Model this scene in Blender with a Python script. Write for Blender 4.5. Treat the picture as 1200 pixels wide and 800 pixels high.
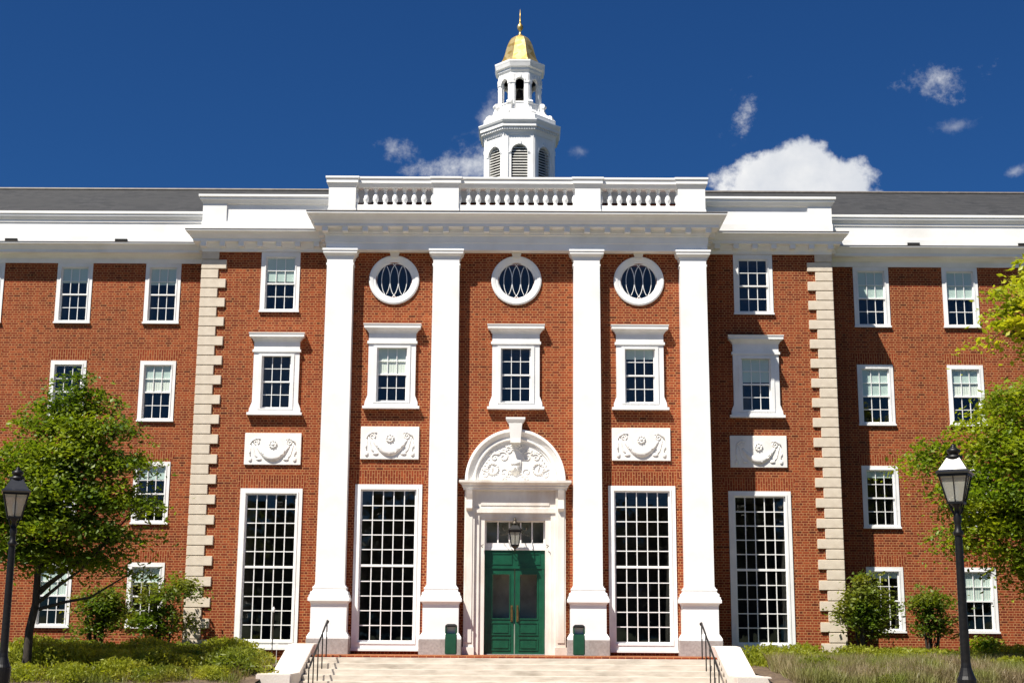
import bpy, bmesh, math, random
from mathutils import Vector, Matrix
random.seed(7)
PI = math.pi
for o in list(bpy.data.objects): bpy.data.objects.remove(o)
sc = bpy.context.scene
col = sc.collection

# ------------------------------------------------------------------ camera
YAW, PITCH, ROLL = 0.005121, 0.205103, 0.006271
CAM = Vector((0.0916, -42.0, 0.6))
F_PX = 1645.2
fw = Vector((-math.sin(YAW)*math.cos(PITCH), math.cos(YAW)*math.cos(PITCH), math.sin(PITCH)))
r0 = Vector((math.cos(YAW), math.sin(YAW), 0)); u0 = r0.cross(fw)
rt = math.cos(ROLL)*r0 + math.sin(ROLL)*u0
up = -math.sin(ROLL)*r0 + math.cos(ROLL)*u0
cd = bpy.data.cameras.new('camera'); cam = bpy.data.objects.new('camera', cd); col.objects.link(cam)
cd.sensor_width = 36; cd.lens = F_PX/1200*36; cd.clip_start = .1; cd.clip_end = 6000
M = Matrix((rt, up, -fw)).transposed().to_4x4(); M.translation = CAM
cam.matrix_world = M
sc.camera = cam

# ------------------------------------------------------------------ sun and sky
SX, SY, SZ = -.92, -1.0, 2.15            # direction towards the sun
S_EL = math.atan2(SZ, math.hypot(SX, SY)); S_AZ = math.atan2(SX, SY)
sl = bpy.data.lights.new('sun', 'SUN'); sl.energy = 5.0; sl.angle = math.radians(.53); sl.color = (1, .94, .84)
so = bpy.data.objects.new('sun', sl); col.objects.link(so)
so.rotation_euler = Vector((SX, SY, SZ)).to_track_quat('Z', 'Y').to_euler()
sc.view_settings.view_transform = 'Standard'; sc.view_settings.look = 'None'
sc.view_settings.exposure = 0.85; sc.view_settings.gamma = 1; sc.view_settings.use_curve_mapping = False

w = bpy.data.worlds.new('World'); sc.world = w; w.use_nodes = True
nt = w.node_tree; N = nt.nodes; L = nt.links
for n in list(N): N.remove(n)
def wn(t, **k):
    n = N.new(t)
    for a, b in k.items(): setattr(n, a, b)
    return n
def wmath(op, a, b=None, c=None, clamp=False):
    n = wn('ShaderNodeMath', operation=op, use_clamp=clamp)
    for i, v in enumerate((a, b, c)):
        if v is None: continue
        if isinstance(v, (int, float)): n.inputs[i].default_value = v
        else: L.new(v, n.inputs[i])
    return n.outputs[0]
sky = wn('ShaderNodeTexSky'); sky.sky_type = 'NISHITA'; sky.sun_disc = False
sky.sun_elevation = S_EL; sky.sun_rotation = S_AZ % (2*PI); sky.altitude = 200
sky.air_density = 1.0; sky.dust_density = 0.9; sky.ozone_density = 4
tint = wn('ShaderNodeMix', data_type='RGBA', blend_type='MULTIPLY'); tint.inputs[0].default_value = 1
L.new(sky.outputs[0], tint.inputs[6]); tint.inputs[7].default_value = (.15, .39, .70, 1)
tc = wn('ShaderNodeTexCoord'); D = tc.outputs['Generated']
def fbm(scale, detail=7, rough=.6, off=0.):
    mp = wn('ShaderNodeMapping'); mp.inputs['Location'].default_value = (off, off*.7, off*.3); L.new(D, mp.inputs[0])
    n = wn('ShaderNodeTexNoise'); n.inputs['Scale'].default_value = scale; n.inputs['Detail'].default_value = detail
    n.inputs['Roughness'].default_value = rough; L.new(mp.outputs[0], n.inputs['Vector']); return n.outputs['Fac']
def dirn(x, y): return (fw*F_PX + rt*(x-600) - up*(y-400)).normalized()
n_big = fbm(20, 9, .56); n_wisp = fbm(38, 9, .68, 3.1); n_puff = fbm(34, 10, .6, 5.3); n_soft = fbm(9, 5, .55, 7.7)
def cloud(cx, cy, rx, ry, ang, noise, amp, edge0, edge1, strength, flat=0):
    c = dirn(cx, cy); a = math.radians(ang)
    e1 = rt*math.cos(a) + up*math.sin(a); e2 = -rt*math.sin(a) + up*math.cos(a)
    e1 = (e1 - c*e1.dot(c)).normalized(); e2 = (e2 - c*e2.dot(c)).normalized()
    s = F_PX
    def dt(e, r):
        n = wn('ShaderNodeVectorMath', operation='DOT_PRODUCT'); L.new(D, n.inputs[0])
        n.inputs[1].default_value = e*(s/r); return n.outputs['Value']
    X = wmath('SUBTRACT', dt(e1, rx), c.dot(e1)*s/rx); Y = wmath('SUBTRACT', dt(e2, ry), c.dot(e2)*s/ry)
    if flat: Y = wmath('MAXIMUM', Y, -.35)
    r = wmath('SQRT', wmath('ADD', wmath('MULTIPLY', X, X), wmath('MULTIPLY', Y, Y)))
    v = wmath('ADD', wmath('SUBTRACT', 1.0, r), wmath('MULTIPLY', wmath('SUBTRACT', noise, .5), amp))
    m = wn('ShaderNodeMapRange'); m.interpolation_type = 'SMOOTHSTEP'
    L.new(v, m.inputs[0]); m.inputs[1].default_value = edge0; m.inputs[2].default_value = edge1
    # only in front (the mirror direction is excluded)
    n = wn('ShaderNodeVectorMath', operation='DOT_PRODUCT'); L.new(D, n.inputs[0]); n.inputs[1].default_value = c
    g = wmath('GREATER_THAN', n.outputs['Value'], .3)
    return wmath('MULTIPLY', wmath('MULTIPLY', m.outputs[0], g), strength)
cl = [cloud(908, 224, 78, 54, 0, n_puff, 1.3, .05, .3, 1.0, 1),
      cloud(972, 226, 62, 50, 0, n_puff, 1.3, .05, .3, 1.0, 1),
      cloud(938, 206, 50, 50, 0, n_puff, 1.2, .05, .3, 1.0, 0),
      cloud(874, 134, 58, 30, 48, n_wisp, 4.6, .5, 2.1, .8),
      cloud(1100, 93, 74, 28, 20, n_wisp, 4.4, .4, 2.0, .8),
      cloud(467, 176, 44, 24, 0, n_wisp, 3.6, .4, 1.9, .8),
      cloud(536, 196, 78, 34, 8, n_wisp, 3.2, .2, 1.5, .9),
      cloud(575, 135, 40, 24, 60, n_wisp, 2.4, .3, 1.4, .55),
      cloud(1118, 150, 46, 16, 10, n_wisp, 2.6, .5, 1.6, .4),
      cloud(680, 178, 36, 14, 0, n_wisp, 2.4, .5, 1.5, .35),
      cloud(1192, 199, 26, 14, 30, n_wisp, 2.2, .3, 1.3, .6)]
tot = cl[0]
for c in cl[1:]: tot = wmath('MAXIMUM', tot, c)
# scattered cumulus over the rest of the sky, behind the viewpoint
sep = wn('ShaderNodeSeparateXYZ'); L.new(D, sep.inputs[0])
bk = wn('ShaderNodeMapRange'); bk.interpolation_type = 'SMOOTHSTEP'; L.new(n_soft, bk.inputs[0]); bk.inputs[1].default_value = .55; bk.inputs[2].default_value = .75
behind = wn('ShaderNodeMapRange'); L.new(sep.outputs[1], behind.inputs[0]); behind.inputs[1].default_value = -.05; behind.inputs[2].default_value = -.35
tot = wmath('MAXIMUM', tot, wmath('MULTIPLY', wmath('MULTIPLY', bk.outputs[0], behind.outputs[0]), .4))
ccol = wn('ShaderNodeMix', data_type='RGBA'); L.new(wmath('MULTIPLY_ADD', n_big, 3.0, -1.0, clamp=True), ccol.inputs[0])
ccol.inputs[6].default_value = (6.6, 7.0, 7.7, 1); ccol.inputs[7].default_value = (9.6, 9.6, 9.6, 1)
mx = wn('ShaderNodeMix', data_type='RGBA'); L.new(tot, mx.inputs[0]); L.new(tint.outputs[2], mx.inputs[6]); L.new(ccol.outputs[2], mx.inputs[7])
bg = wn('ShaderNodeBackground'); bg.inputs[1].default_value = .054; L.new(mx.outputs[2], bg.inputs[0])
wo = wn('ShaderNodeOutputWorld'); L.new(bg.outputs[0], wo.inputs[0])

# ------------------------------------------------------------------ materials
def newmat(name):
    m = bpy.data.materials.new(name); m.use_nodes = True
    return m, m.node_tree, m.node_tree.nodes['Principled BSDF']
def nn(t, ty, ins=None, **k):
    n = t.nodes.new(ty)
    for a, b in k.items(): setattr(n, a, b)
    for a, b in (ins or {}).items():
        if hasattr(b, 'is_output') or isinstance(b, bpy.types.NodeSocket): t.links.new(b, n.inputs[a])
        else: n.inputs[a].default_value = b
    return n
def mixc(t, f, a, b, mode='MIX'):
    n = nn(t, 'ShaderNodeMix', data_type='RGBA', blend_type=mode)
    for i, v in ((0, f), (6, a), (7, b)):
        if isinstance(v, bpy.types.NodeSocket): t.links.new(v, n.inputs[i])
        else: n.inputs[i].default_value = v if i == 0 or len(v) == 4 else (*v, 1)
    return n.outputs[2]
def noise(t, vec, scale, detail=4, rough=.55):
    return nn(t, 'ShaderNodeTexNoise', {'Vector': vec, 'Scale': scale, 'Detail': detail, 'Roughness': rough}).outputs['Fac']
def ramp(t, fac, a, b):
    n = nn(t, 'ShaderNodeMapRange', {0: fac, 1: a, 2: b}); return n.outputs[0]
def mottled(name, ca, cb, scale=3, rough=.6, bump=0.0, bscale=40, metal=0, cc=None, cscale=.4, spec=None, stretch=None):
    m, t, p = newmat(name)
    c = nn(t, 'ShaderNodeTexCoord').outputs['Object']
    v = c
    if stretch: v = nn(t, 'ShaderNodeMapping', {'Vector': c, 'Scale': stretch}).outputs[0]
    base = mixc(t, ramp(t, noise(t, v, scale, 6), .35, .65), ca, cb)
    if cc: base = mixc(t, ramp(t, noise(t, v, cscale, 5), .5, .75), base, cc)
    t.links.new(base, p.inputs['Base Color']); p.inputs['Roughness'].default_value = rough; p.inputs['Metallic'].default_value = metal
    if spec is not None: p.inputs['Specular IOR Level'].default_value = spec
    if bump:
        b = nn(t, 'ShaderNodeBump', {'Height': noise(t, v, bscale, 5), 'Strength': bump, 'Distance': .02}); t.links.new(b.outputs[0], p.inputs['Normal'])
    return m
def brick_mat(name, vertical=False):
    m, t, p = newmat(name)
    uv = nn(t, 'ShaderNodeTexCoord').outputs['UV']
    if vertical:
        uv = nn(t, 'ShaderNodeMapping', {'Vector': uv, 'Rotation': (0, 0, PI/2)}).outputs[0]
    def bt(ow, squash, c1, c2, mortar, msize=.0085):
        n = nn(t, 'ShaderNodeTexBrick', {'Vector': uv, 'Color1': (*c1, 1), 'Color2': (*c2, 1), 'Mortar': (*mortar, 1), 'Scale': 1.0, 'Mortar Size': msize, 'Mortar Smooth': .15, 'Bias': 0, 'Brick Width': ow, 'Row Height': .078})
        n.offset = .5; n.squash = squash; n.squash_frequency = 2; return n
    b = bt(.22, .5 if not vertical else 1, (0, 0, 0), (1, 1, 1), (0, 0, 0))
    val = nn(t, 'ShaderNodeRGBToBW', {0: b.outputs['Color']}).outputs[0]
    cr = t.nodes.new('ShaderNodeValToRGB'); t.links.new(val, cr.inputs[0])
    e = cr.color_ramp.elements; e[0].position = 0; e[0].color = (.20, .036, .016, 1) if vertical else (.10, .020, .009, 1); e[1].position = 1; e[1].color = (.335, .074, .024, 1)
    for pos, c in ((.06, (.21, .038, .015) if vertical else (.17, .030, .013)), (.4, (.235, .043, .0155)), (.7, (.275, .054, .019))):
        x = e.new(pos); x.color = (*c, 1)
    big = noise(t, uv, .45, 4); mid = noise(t, uv, 6, 4)
    c = mixc(t, ramp(t, big, .3, .7), cr.outputs[0], (.62, .54, .54), 'MULTIPLY')
    c = mixc(t, ramp(t, mid, .62, .8), c, (.16, .032, .016))
    stain = nn(t, 'ShaderNodeMapping', {'Vector': uv, 'Scale': (1.4, .18, 1)}).outputs[0]
    c = mixc(t, nn(t, 'ShaderNodeMath', {0: ramp(t, noise(t, stain, 1.2, 6, .65), .55, .8), 1: .35}, operation='MULTIPLY').outputs[0], c, (.20, .055, .032))
    mort = mixc(t, ramp(t, mid, .3, .7), (.36, .165, .066), (.48, .25, .11))
    c = mixc(t, b.outputs['Fac'], c, mort)
    t.links.new(c, p.inputs['Base Color']); p.inputs['Roughness'].default_value = .9; p.inputs['Specular IOR Level'].default_value = .2
    inv = nn(t, 'ShaderNodeMath', {0: 1.0, 1: b.outputs['Fac']}, operation='SUBTRACT').outputs[0]
    h = nn(t, 'ShaderNodeMath', {0: inv, 1: nn(t, 'ShaderNodeMath', {0: noise(t, uv, 60, 3), 1: .4}, operation='MULTIPLY').outputs[0]}, operation='ADD').outputs[0]
    bp = nn(t, 'ShaderNodeBump', {'Height': h, 'Strength': .7, 'Distance': .008}); t.links.new(bp.outputs[0], p.inputs['Normal'])
    return m
BRICK = brick_mat('red_brick'); BRICKV = brick_mat('red_brick_upright', True)
WHITE = mottled('white_paint', (.80, .80, .79), (.86, .86, .85), 1.5, .45, .06, 30, cc=(.74, .73, .70), cscale=.8)
TRIM = mottled('white_trim_paint', (.78, .78, .77), (.84, .84, .84), 2, .4, cc=(.70, .70, .68), cscale=1.3)
MARBLE = mottled('pale_marble', (.70, .66, .60), (.80, .77, .72), 2.5, .5, .05, 20, cc=(.55, .46, .38), cscale=1.1, stretch=(1, 1, .5))
MARBLE2 = mottled('white_marble', (.80, .78, .75), (.84, .83, .80), 3, .5, .1, 25, cc=(.70, .67, .62), cscale=1.5)
LIME = mottled('limestone', (.58, .50, .40), (.68, .60, .49), 3, .8, .2, 40, cc=(.44, .35, .26), cscale=1.7)
GRANITE = mottled('grey_granite', (.30, .27, .26), (.42, .38, .36), 14, .7, .1, 60, cc=(.26, .22, .2), cscale=2)
STEP = mottled('step_stone', (.48, .42, .35), (.60, .545, .47), 4, .85, .15, 40, cc=(.30, .26, .21), cscale=2.2, stretch=(.5, 2.5, 2.5))
CHEEK = mottled('pink_granite', (.60, .53, .47), (.70, .63, .57), 20, .75, .1, 70, cc=(.55, .47, .41), cscale=1.5)
GREEN = mottled('green_door_paint', (.003, .060, .030), (.005, .080, .040), 5, .35)
BINGREEN = mottled('bin_green', (.004, .055, .028), (.008, .07, .036), 6, .4)
IRON = mottled('black_iron', (.004, .004, .0045), (.009, .0085, .008), 20, .42, .05, 60, spec=.3)
BRASS = mottled('dull_brass', (.12, .075, .025), (.20, .13, .05), 9, .45, metal=.6)
BRONZE = mottled('aged_bronze', (.045, .038, .03), (.09, .075, .055), 15, .5, metal=.6)
INK = mottled('black_opening', (.003, .003, .003), (.006, .006, .006), 4, .9)
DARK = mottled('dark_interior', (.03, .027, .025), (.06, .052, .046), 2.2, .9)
PALEROOM = mottled('pale_hall_backing', (.22, .22, .20), (.48, .48, .44), 1.5, .8)
BLIND = mottled('blind_cloth', (.56, .66, .62), (.64, .72, .68), 1.2, .8)
CURTAIN = mottled('curtain_cloth', (.80, .82, .74), (.86, .86, .80), 9, .9, stretch=(8, 1, .3))
LOUVER = mottled('louver_paint', (.58, .57, .53), (.68, .67, .62), 5, .6)
COPPER = mottled('lead_flashing', (.10, .085, .075), (.15, .13, .11), 5, .6)
BARK = mottled('bark', (.022, .017, .013), (.05, .039, .03), 9, .95, .5, 25, stretch=(3, 3, .6))
SOIL = mottled('mulch', (.055, .035, .022), (.12, .080, .05), 12, .95, .6, 30, cc=(.16, .11, .06), cscale=3)
LAWN = mottled('lawn_turf', (.045, .06, .022), (.075, .09, .035), 3, .95, .5, 60, cc=(.09, .11, .04), cscale=.3)
PAVE = mottled('paving', (.20, .155, .125), (.27, .21, .17), 5, .85, .2, 40)
LAMPGLASS, t, p = newmat('lamp_glass')
p.inputs['Base Color'].default_value = (.62, .62, .55, 1); p.inputs['Roughness'].default_value = .22; p.inputs['Transmission Weight'].default_value = .55; p.inputs['Alpha'].default_value = .8
LAMPROOF = mottled('lamp_roof_metal', (.008, .008, .009), (.016, .016, .017), 9, .32)
LAMPROOF.node_tree.nodes['Principled BSDF'].inputs['Coat Weight'].default_value = 1.0; LAMPROOF.node_tree.nodes['Principled BSDF'].inputs['Coat Roughness'].default_value = .2

GOLD, t, p = newmat('gold_leaf')
c = nn(t, 'ShaderNodeTexCoord').outputs['Object']
vz = nn(t, 'ShaderNodeMapping', {'Vector': c, 'Scale': (1, 1, 1)}).outputs[0]
vo = nn(t, 'ShaderNodeTexVoronoi', {'Vector': vz, 'Scale': 5.0})
cc = mixc(t, ramp(t, nn(t, 'ShaderNodeRGBToBW', {0: vo.outputs['Color']}).outputs[0], .2, .8), (.50, .34, .10), (.74, .57, .26))
t.links.new(cc, p.inputs['Base Color']); p.inputs['Metallic'].default_value = .85; p.inputs['Roughness'].default_value = .42

SLATE, t, p = newmat('slate_roof')
uv = nn(t, 'ShaderNodeTexCoord').outputs['UV']
b = nn(t, 'ShaderNodeTexBrick', {'Vector': uv, 'Color1': (.014, .015, .016, 1), 'Color2': (.034, .034, .035, 1), 'Mortar': (.02, .02, .022, 1), 'Scale': 1.0, 'Mortar Size': .012, 'Brick Width': .32, 'Row Height': .24})
cc = mixc(t, ramp(t, noise(t, uv, .5, 6, .65), .4, .7), b.outputs['Color'], (.028, .028, .028))
t.links.new(cc, p.inputs['Base Color']); p.inputs['Roughness'].default_value = .75

GLASS = bpy.data.materials.new('window_glass'); GLASS.use_nodes = True; t = GLASS.node_tree
for n in list(t.nodes): t.nodes.remove(n)
tr = nn(t, 'ShaderNodeBsdfTransparent', {0: (.88, .92, .90, 1)}); gl = nn(t, 'ShaderNodeBsdfGlossy', {0: (1, 1, 1, 1), 'Roughness': .01})
c = nn(t, 'ShaderNodeTexCoord').outputs['Object']
bp = nn(t, 'ShaderNodeBump', {'Height': noise(t, c, 1.6, 2), 'Strength': .06, 'Distance': .02})
t.links.new(bp.outputs[0], gl.inputs['Normal'])
bkf = nn(t, 'ShaderNodeNewGeometry').outputs['Backfacing']       # same reflectance from both sides of the pane
ior = nn(t, 'ShaderNodeMapRange', {0: bkf, 1: 0.0, 2: 1.0, 3: 1.6, 4: 1/1.6})
fr = nn(t, 'ShaderNodeFresnel', {0: ior.outputs[0]}); ms = nn(t, 'ShaderNodeMixShader', {0: nn(t, 'ShaderNodeMath', {0: fr.outputs[0], 1: 1.15}, operation='MULTIPLY', use_clamp=True).outputs[0]})
t.links.new(tr.outputs[0], ms.inputs[1]); t.links.new(gl.outputs[0], ms.inputs[2])
out = nn(t, 'ShaderNodeOutputMaterial'); t.links.new(ms.outputs[0], out.inputs[0])

def leaf_mat(name, ca, cb, cc, tr_w=.35):
    m = bpy.data.materials.new(name); m.use_nodes = True; t = m.node_tree; p = t.nodes['Principled BSDF']
    rnd = nn(t, 'ShaderNodeNewGeometry').outputs['Random Per Island']
    c = nn(t, 'ShaderNodeTexCoord').outputs['Object']
    k = mixc(t, rnd, ca, cb)
    k = mixc(t, ramp(t, noise(t, c, .9, 3), .42, .66), k, cc)
    p.inputs['Roughness'].default_value = .45; p.inputs['Specular IOR Level'].default_value = .35
    t.links.new(k, p.inputs['Base Color'])
    tl = nn(t, 'ShaderNodeBsdfTranslucent'); t.links.new(mixc(t, 1.0, k, (1.5, 1.5, .6), 'MULTIPLY'), tl.inputs[0])
    ms = nn(t, 'ShaderNodeMixShader', {0: tr_w}); t.links.new(p.outputs[0], ms.inputs[1]); t.links.new(tl.outputs[0], ms.inputs[2])
    t.links.new(ms.outputs[0], t.nodes['Material Output'].inputs[0]); return m
LEAF_A = leaf_mat('leaf_dark_green', (.035, .075, .010), (.10, .165, .014), (.22, .27, .016), .42)
LEAF_B = leaf_mat('leaf_fresh_green', (.075, .13, .012), (.19, .27, .018), (.30, .34, .02), .46)
LEAF_C = leaf_mat('leaf_yellow_green', (.22, .27, .015), (.38, .42, .03), (.45, .44, .03), .45)
LEAF_D = leaf_mat('leaf_shrub', (.05, .10, .012), (.13, .19, .02), (.20, .20, .03), .4)
LEAF_E = leaf_mat('leaf_low_shrub', (.18, .21, .018), (.33, .36, .035), (.36, .35, .045), .5)
LEAF_F = leaf_mat('leaf_low_shrub_deep', (.11, .15, .016), (.22, .26, .028), (.28, .27, .04), .5)
LEAF_G = leaf_mat('leaf_painted_shade', (.012, .024, .006), (.025, .045, .010), (.02, .035, .008), .08)  # shade on the far trees' window-facing side is put into this dark colour
STALK = leaf_mat('dry_lavender_stalk', (.17, .125, .075), (.36, .29, .18), (.22, .25, .06), .3)
GRASSY = leaf_mat('ground_cover_leaf', (.09, .12, .02), (.20, .21, .045), (.20, .13, .06), .25)

# ------------------------------------------------------------------ mesh helpers
class MB:
    def __init__(s): s.v = []; s.f = []
    def add(s, vs, fs):
        k = len(s.v); s.v += [tuple(v) for v in vs]; s.f += [tuple(i+k for i in f) for f in fs]; return s
    def box(s, x0, x1, y0, y1, z0, z1):
        v = [(x0,y0,z0),(x1,y0,z0),(x1,y1,z0),(x0,y1,z0),(x0,y0,z1),(x1,y0,z1),(x1,y1,z1),(x0,y1,z1)]
        return s.add(v, [(0,3,2,1),(4,5,6,7),(0,1,5,4),(1,2,6,5),(2,3,7,6),(3,0,4,7)])
    def quad(s, a, b, c, d): return s.add([a,b,c,d], [(0,1,2,3)])
    def prism(s, pts, y0, y1):            # polygon in x,z extruded along y
        n = len(pts); v = [(x, y0, z) for x, z in pts] + [(x, y1, z) for x, z in pts]
        return s.add(v, [tuple(range(n)), tuple(range(2*n-1, n-1, -1))] + [(i, i+n, (i+1) % n+n, (i+1) % n) for i in range(n)])
    def loft(s, rings, cap0=True, cap1=True, close=True):
        n = len(rings[0]); k = len(s.v)
        for r in rings: s.v += [tuple(p) for p in r]
        for j in range(len(rings)-1):
            for i in range(n if close else n-1):
                a = k+j*n+i; b = k+j*n+(i+1) % n; s.f.append((a, b, b+n, a+n))
        if cap0: s.f.append(tuple(k+i for i in range(n-1, -1, -1)))
        if cap1: s.f.append(tuple(k+(len(rings)-1)*n+i for i in range(n)))
        return s
    def lathe(s, prof, cx=0, cy=0, n=16, a0=0, fl=False):
        q = 1/math.cos(PI/n) if fl else 1
        return s.loft([[(cx+r*q*math.cos(a0+2*PI*i/n), cy+r*q*math.sin(a0+2*PI*i/n), z) for i in range(n)] for r, z in prof])
    def rectloft(s, prof, cx, cy, n=4):   # prof: (halfx, halfy, z)
        return s.loft([[(cx-a, cy-b, z), (cx+a, cy-b, z), (cx+a, cy+b, z), (cx-a, cy+b, z)] for a, b, z in prof])
    def tube(s, pts, rad, n=8, caps=True):
        pts = [Vector(p) for p in pts]; rings = []; prev = None
        if not isinstance(rad, (list, tuple)): rad = [rad]*len(pts)
        for i, p in enumerate(pts):
            d = (pts[min(i+1, len(pts)-1)] - pts[max(i-1, 0)]).normalized()
            if prev is None: a = d.orthogonal().normalized()
            else:
                a = prev - d*prev.dot(d); a = a.normalized() if a.length > 1e-6 else d.orthogonal().normalized()
            prev = a; b = d.cross(a)
            rings.append([p + (a*math.cos(2*PI*k/n) + b*math.sin(2*PI*k/n))*rad[i] for k in range(n)])
        return s.loft(rings, caps, caps)
    def blob(s, c, r, n=12, m=7):
        rx, ry, rz = r if isinstance(r, (tuple, list)) else (r, r, r)
        return s.loft([[(c[0]+rx*math.sin(th)*math.cos(2*PI*i/n), c[1]+ry*math.sin(th)*math.sin(2*PI*i/n), c[2]-rz*math.cos(th)) for i in range(n)]
                       for th in [max(.05, min(PI-.05, PI*j/m)) for j in range(m+1)]])
    def sweep(s, path, prof):             # outward = right hand of the path; prof closed polygon of (out, z)
        path = [Vector((p[0], p[1])) for p in path]; rings = []
        for i, p in enumerate(path):
            ns = []
            if i > 0: d = (p-path[i-1]).normalized(); ns.append(Vector((d.y, -d.x)))
            if i < len(path)-1: d = (path[i+1]-p).normalized(); ns.append(Vector((d.y, -d.x)))
            m = ns[0] if len(ns) == 1 else (ns[0]+ns[1])/(1+ns[0].dot(ns[1]))
            rings.append([(p.x+m.x*o, p.y+m.y*o, z) for o, z in prof])
        return s.loft(rings)
    def xf(s, mat):
        s.v = [tuple(mat @ Vector(v)) for v in s.v]; return s
    def build(s, name, mat, parent=None, loc=None, smooth=False, recalc=True, bevel=0):
        me = bpy.data.meshes.new(name); me.from_pydata(s.v, [], s.f)
        if recalc:
            bm = bmesh.new(); bm.from_mesh(me); bmesh.ops.recalc_face_normals(bm, faces=bm.faces)
            if bevel: bmesh.ops.bevel(bm, geom=list(bm.edges), offset=bevel, segments=2, affect='EDGES')
            bm.to_mesh(me); bm.free()
            uvl = me.uv_layers.new(name='UVMap')
            for p_ in me.polygons:
                n = p_.normal; a = abs(n.x), abs(n.y), abs(n.z)
                for li in p_.loop_indices:
                    x, y, z = me.vertices[me.loops[li].vertex_index].co
                    if a[1] >= a[0] and a[1] >= a[2]*.4: uvl.data[li].uv = (x, z)
                    elif a[0] >= a[2]: uvl.data[li].uv = (y, z)
                    else: uvl.data[li].uv = (x, y)
        if smooth:
            for p_ in me.polygons: p_.use_smooth = True
        me.materials.append(mat)
        o = bpy.data.objects.new(name, me); col.objects.link(o)
        if parent is not None: o.parent = parent
        if loc: o.location = loc
        return o
def tag(o, label=None, cat=None, group=None, kind=None):
    if label: o['label'] = label
    if cat: o['category'] = cat
    if group: o['group'] = group
    if kind: o['kind'] = kind
    return o
def empty(name, loc=(0, 0, 0), rz=0):
    o = bpy.data.objects.new(name, None); col.objects.link(o); o.location = loc; o.rotation_euler.z = rz; return o
def copy_tree(o, parent=None):
    c = o.copy(); col.objects.link(c)
    if parent is not None: c.parent = parent
    for ch in list(o.children): copy_tree(ch, c)
    return c
def wall_holes(mb, x0, x1, z0, z1, y, holes, reveal):
    xs = sorted({x0, x1, *[h[0] for h in holes], *[h[1] for h in holes]}); zs = sorted({z0, z1, *[h[2] for h in holes], *[h[3] for h in holes]})
    for i in range(len(xs)-1):
        for j in range(len(zs)-1):
            cx = (xs[i]+xs[i+1])/2; cz = (zs[j]+zs[j+1])/2
            if any(h[0] < cx < h[1] and h[2] < cz < h[3] for h in holes): continue
            mb.quad((xs[i], y, zs[j]), (xs[i+1], y, zs[j]), (xs[i+1], y, zs[j+1]), (xs[i], y, zs[j+1]))
    for a, b, c, d in holes:
        mb.quad((a, y, c), (a, y+reveal, c), (a, y+reveal, d), (a, y, d)); mb.quad((b, y, c), (b, y, d), (b, y+reveal, d), (b, y+reveal, c))
        mb.quad((a, y, c), (b, y, c), (b, y+reveal, c), (a, y+reveal, c)); mb.quad((a, y, d), (a, y+reveal, d), (b, y+reveal, d), (b, y, d))

# ------------------------------------------------------------------ ground
g = MB()
def gz(x, y):
    # raised planting ground against the building, falling to the lawn
    if abs(x) < 6.35 and y < 1: return -1.25
    t_ = max(0, min(1, (y+13)/11.0)); return -1.2 + .85*(t_*t_*(3-2*t_))
nx, ny = 90, 60
X = [-3000, -400, -120] + sorted([-60+120*i/nx for i in range(nx+1)]+[-6.36, -6.34, 6.34, 6.36]) + [120, 400, 3000]
Y = [-3000, -400, -120] + [-60+80*i/ny for i in range(ny+1)] + [60, 400, 3000]
g.v = [(x, y, gz(x, y) if y < 20 else -.35) for y in Y for x in X]
k = len(X); g.f = [(j*k+i, j*k+i+1, (j+1)*k+i+1, (j+1)*k+i) for j in range(len(Y)-1) for i in range(k-1)
                   ]
tag(g.build('ground', LAWN, recalc=False), kind='structure')
for sgn in (-1, 1):
    b = MB(); n1, n2 = 30, 16
    xs = [sgn*(6.37+14.6*i/n1) for i in range(n1+1)]; ys = [-7.2+ (10.2)*j/n2 for j in range(n2+1)]
    b.v = [(x, y, gz(x, y)+.085+.05*math.sin(x*1.7)*math.sin(y*1.3)) for y in ys for x in xs]
    b.f = [(j*(n1+1)+i, j*(n1+1)+i+1, (j+1)*(n1+1)+i+1, (j+1)*(n1+1)+i) for j in range(n2) for i in range(n1)]
    tag(b.build('planting_bed_soil', SOIL), kind='structure')
pth = MB().box(-5.6, 5.6, -30, -5.82, -1.5, -1.19).box(-30, 30, -34, -12.5, -1.5, -1.195); tag(pth.build('path_and_bounce_plaza', PAVE), kind='structure')  # path, plus a wide unseen plaza added to bounce warm light
ter = MB().box(-6.3, 6.3, -2.2, 2.0, -1.4, -.06); tag(ter.build('terrace', STEP), kind='structure')
ter = MB().box(-5.6, 5.6, -2.28, 1.0, -.056, 0.0); tag(ter.build('terrace_paving', BRICK), kind='structure')

# ------------------------------------------------------------------ building
WY, SY_, CY, PY = 2.75, 1.4, 0.0, -.35
B = empty('brick_building', (0, 0, 0))
tag(B, 'long red brick hall with four white pilasters, balustrade and cupola', 'building')

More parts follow.
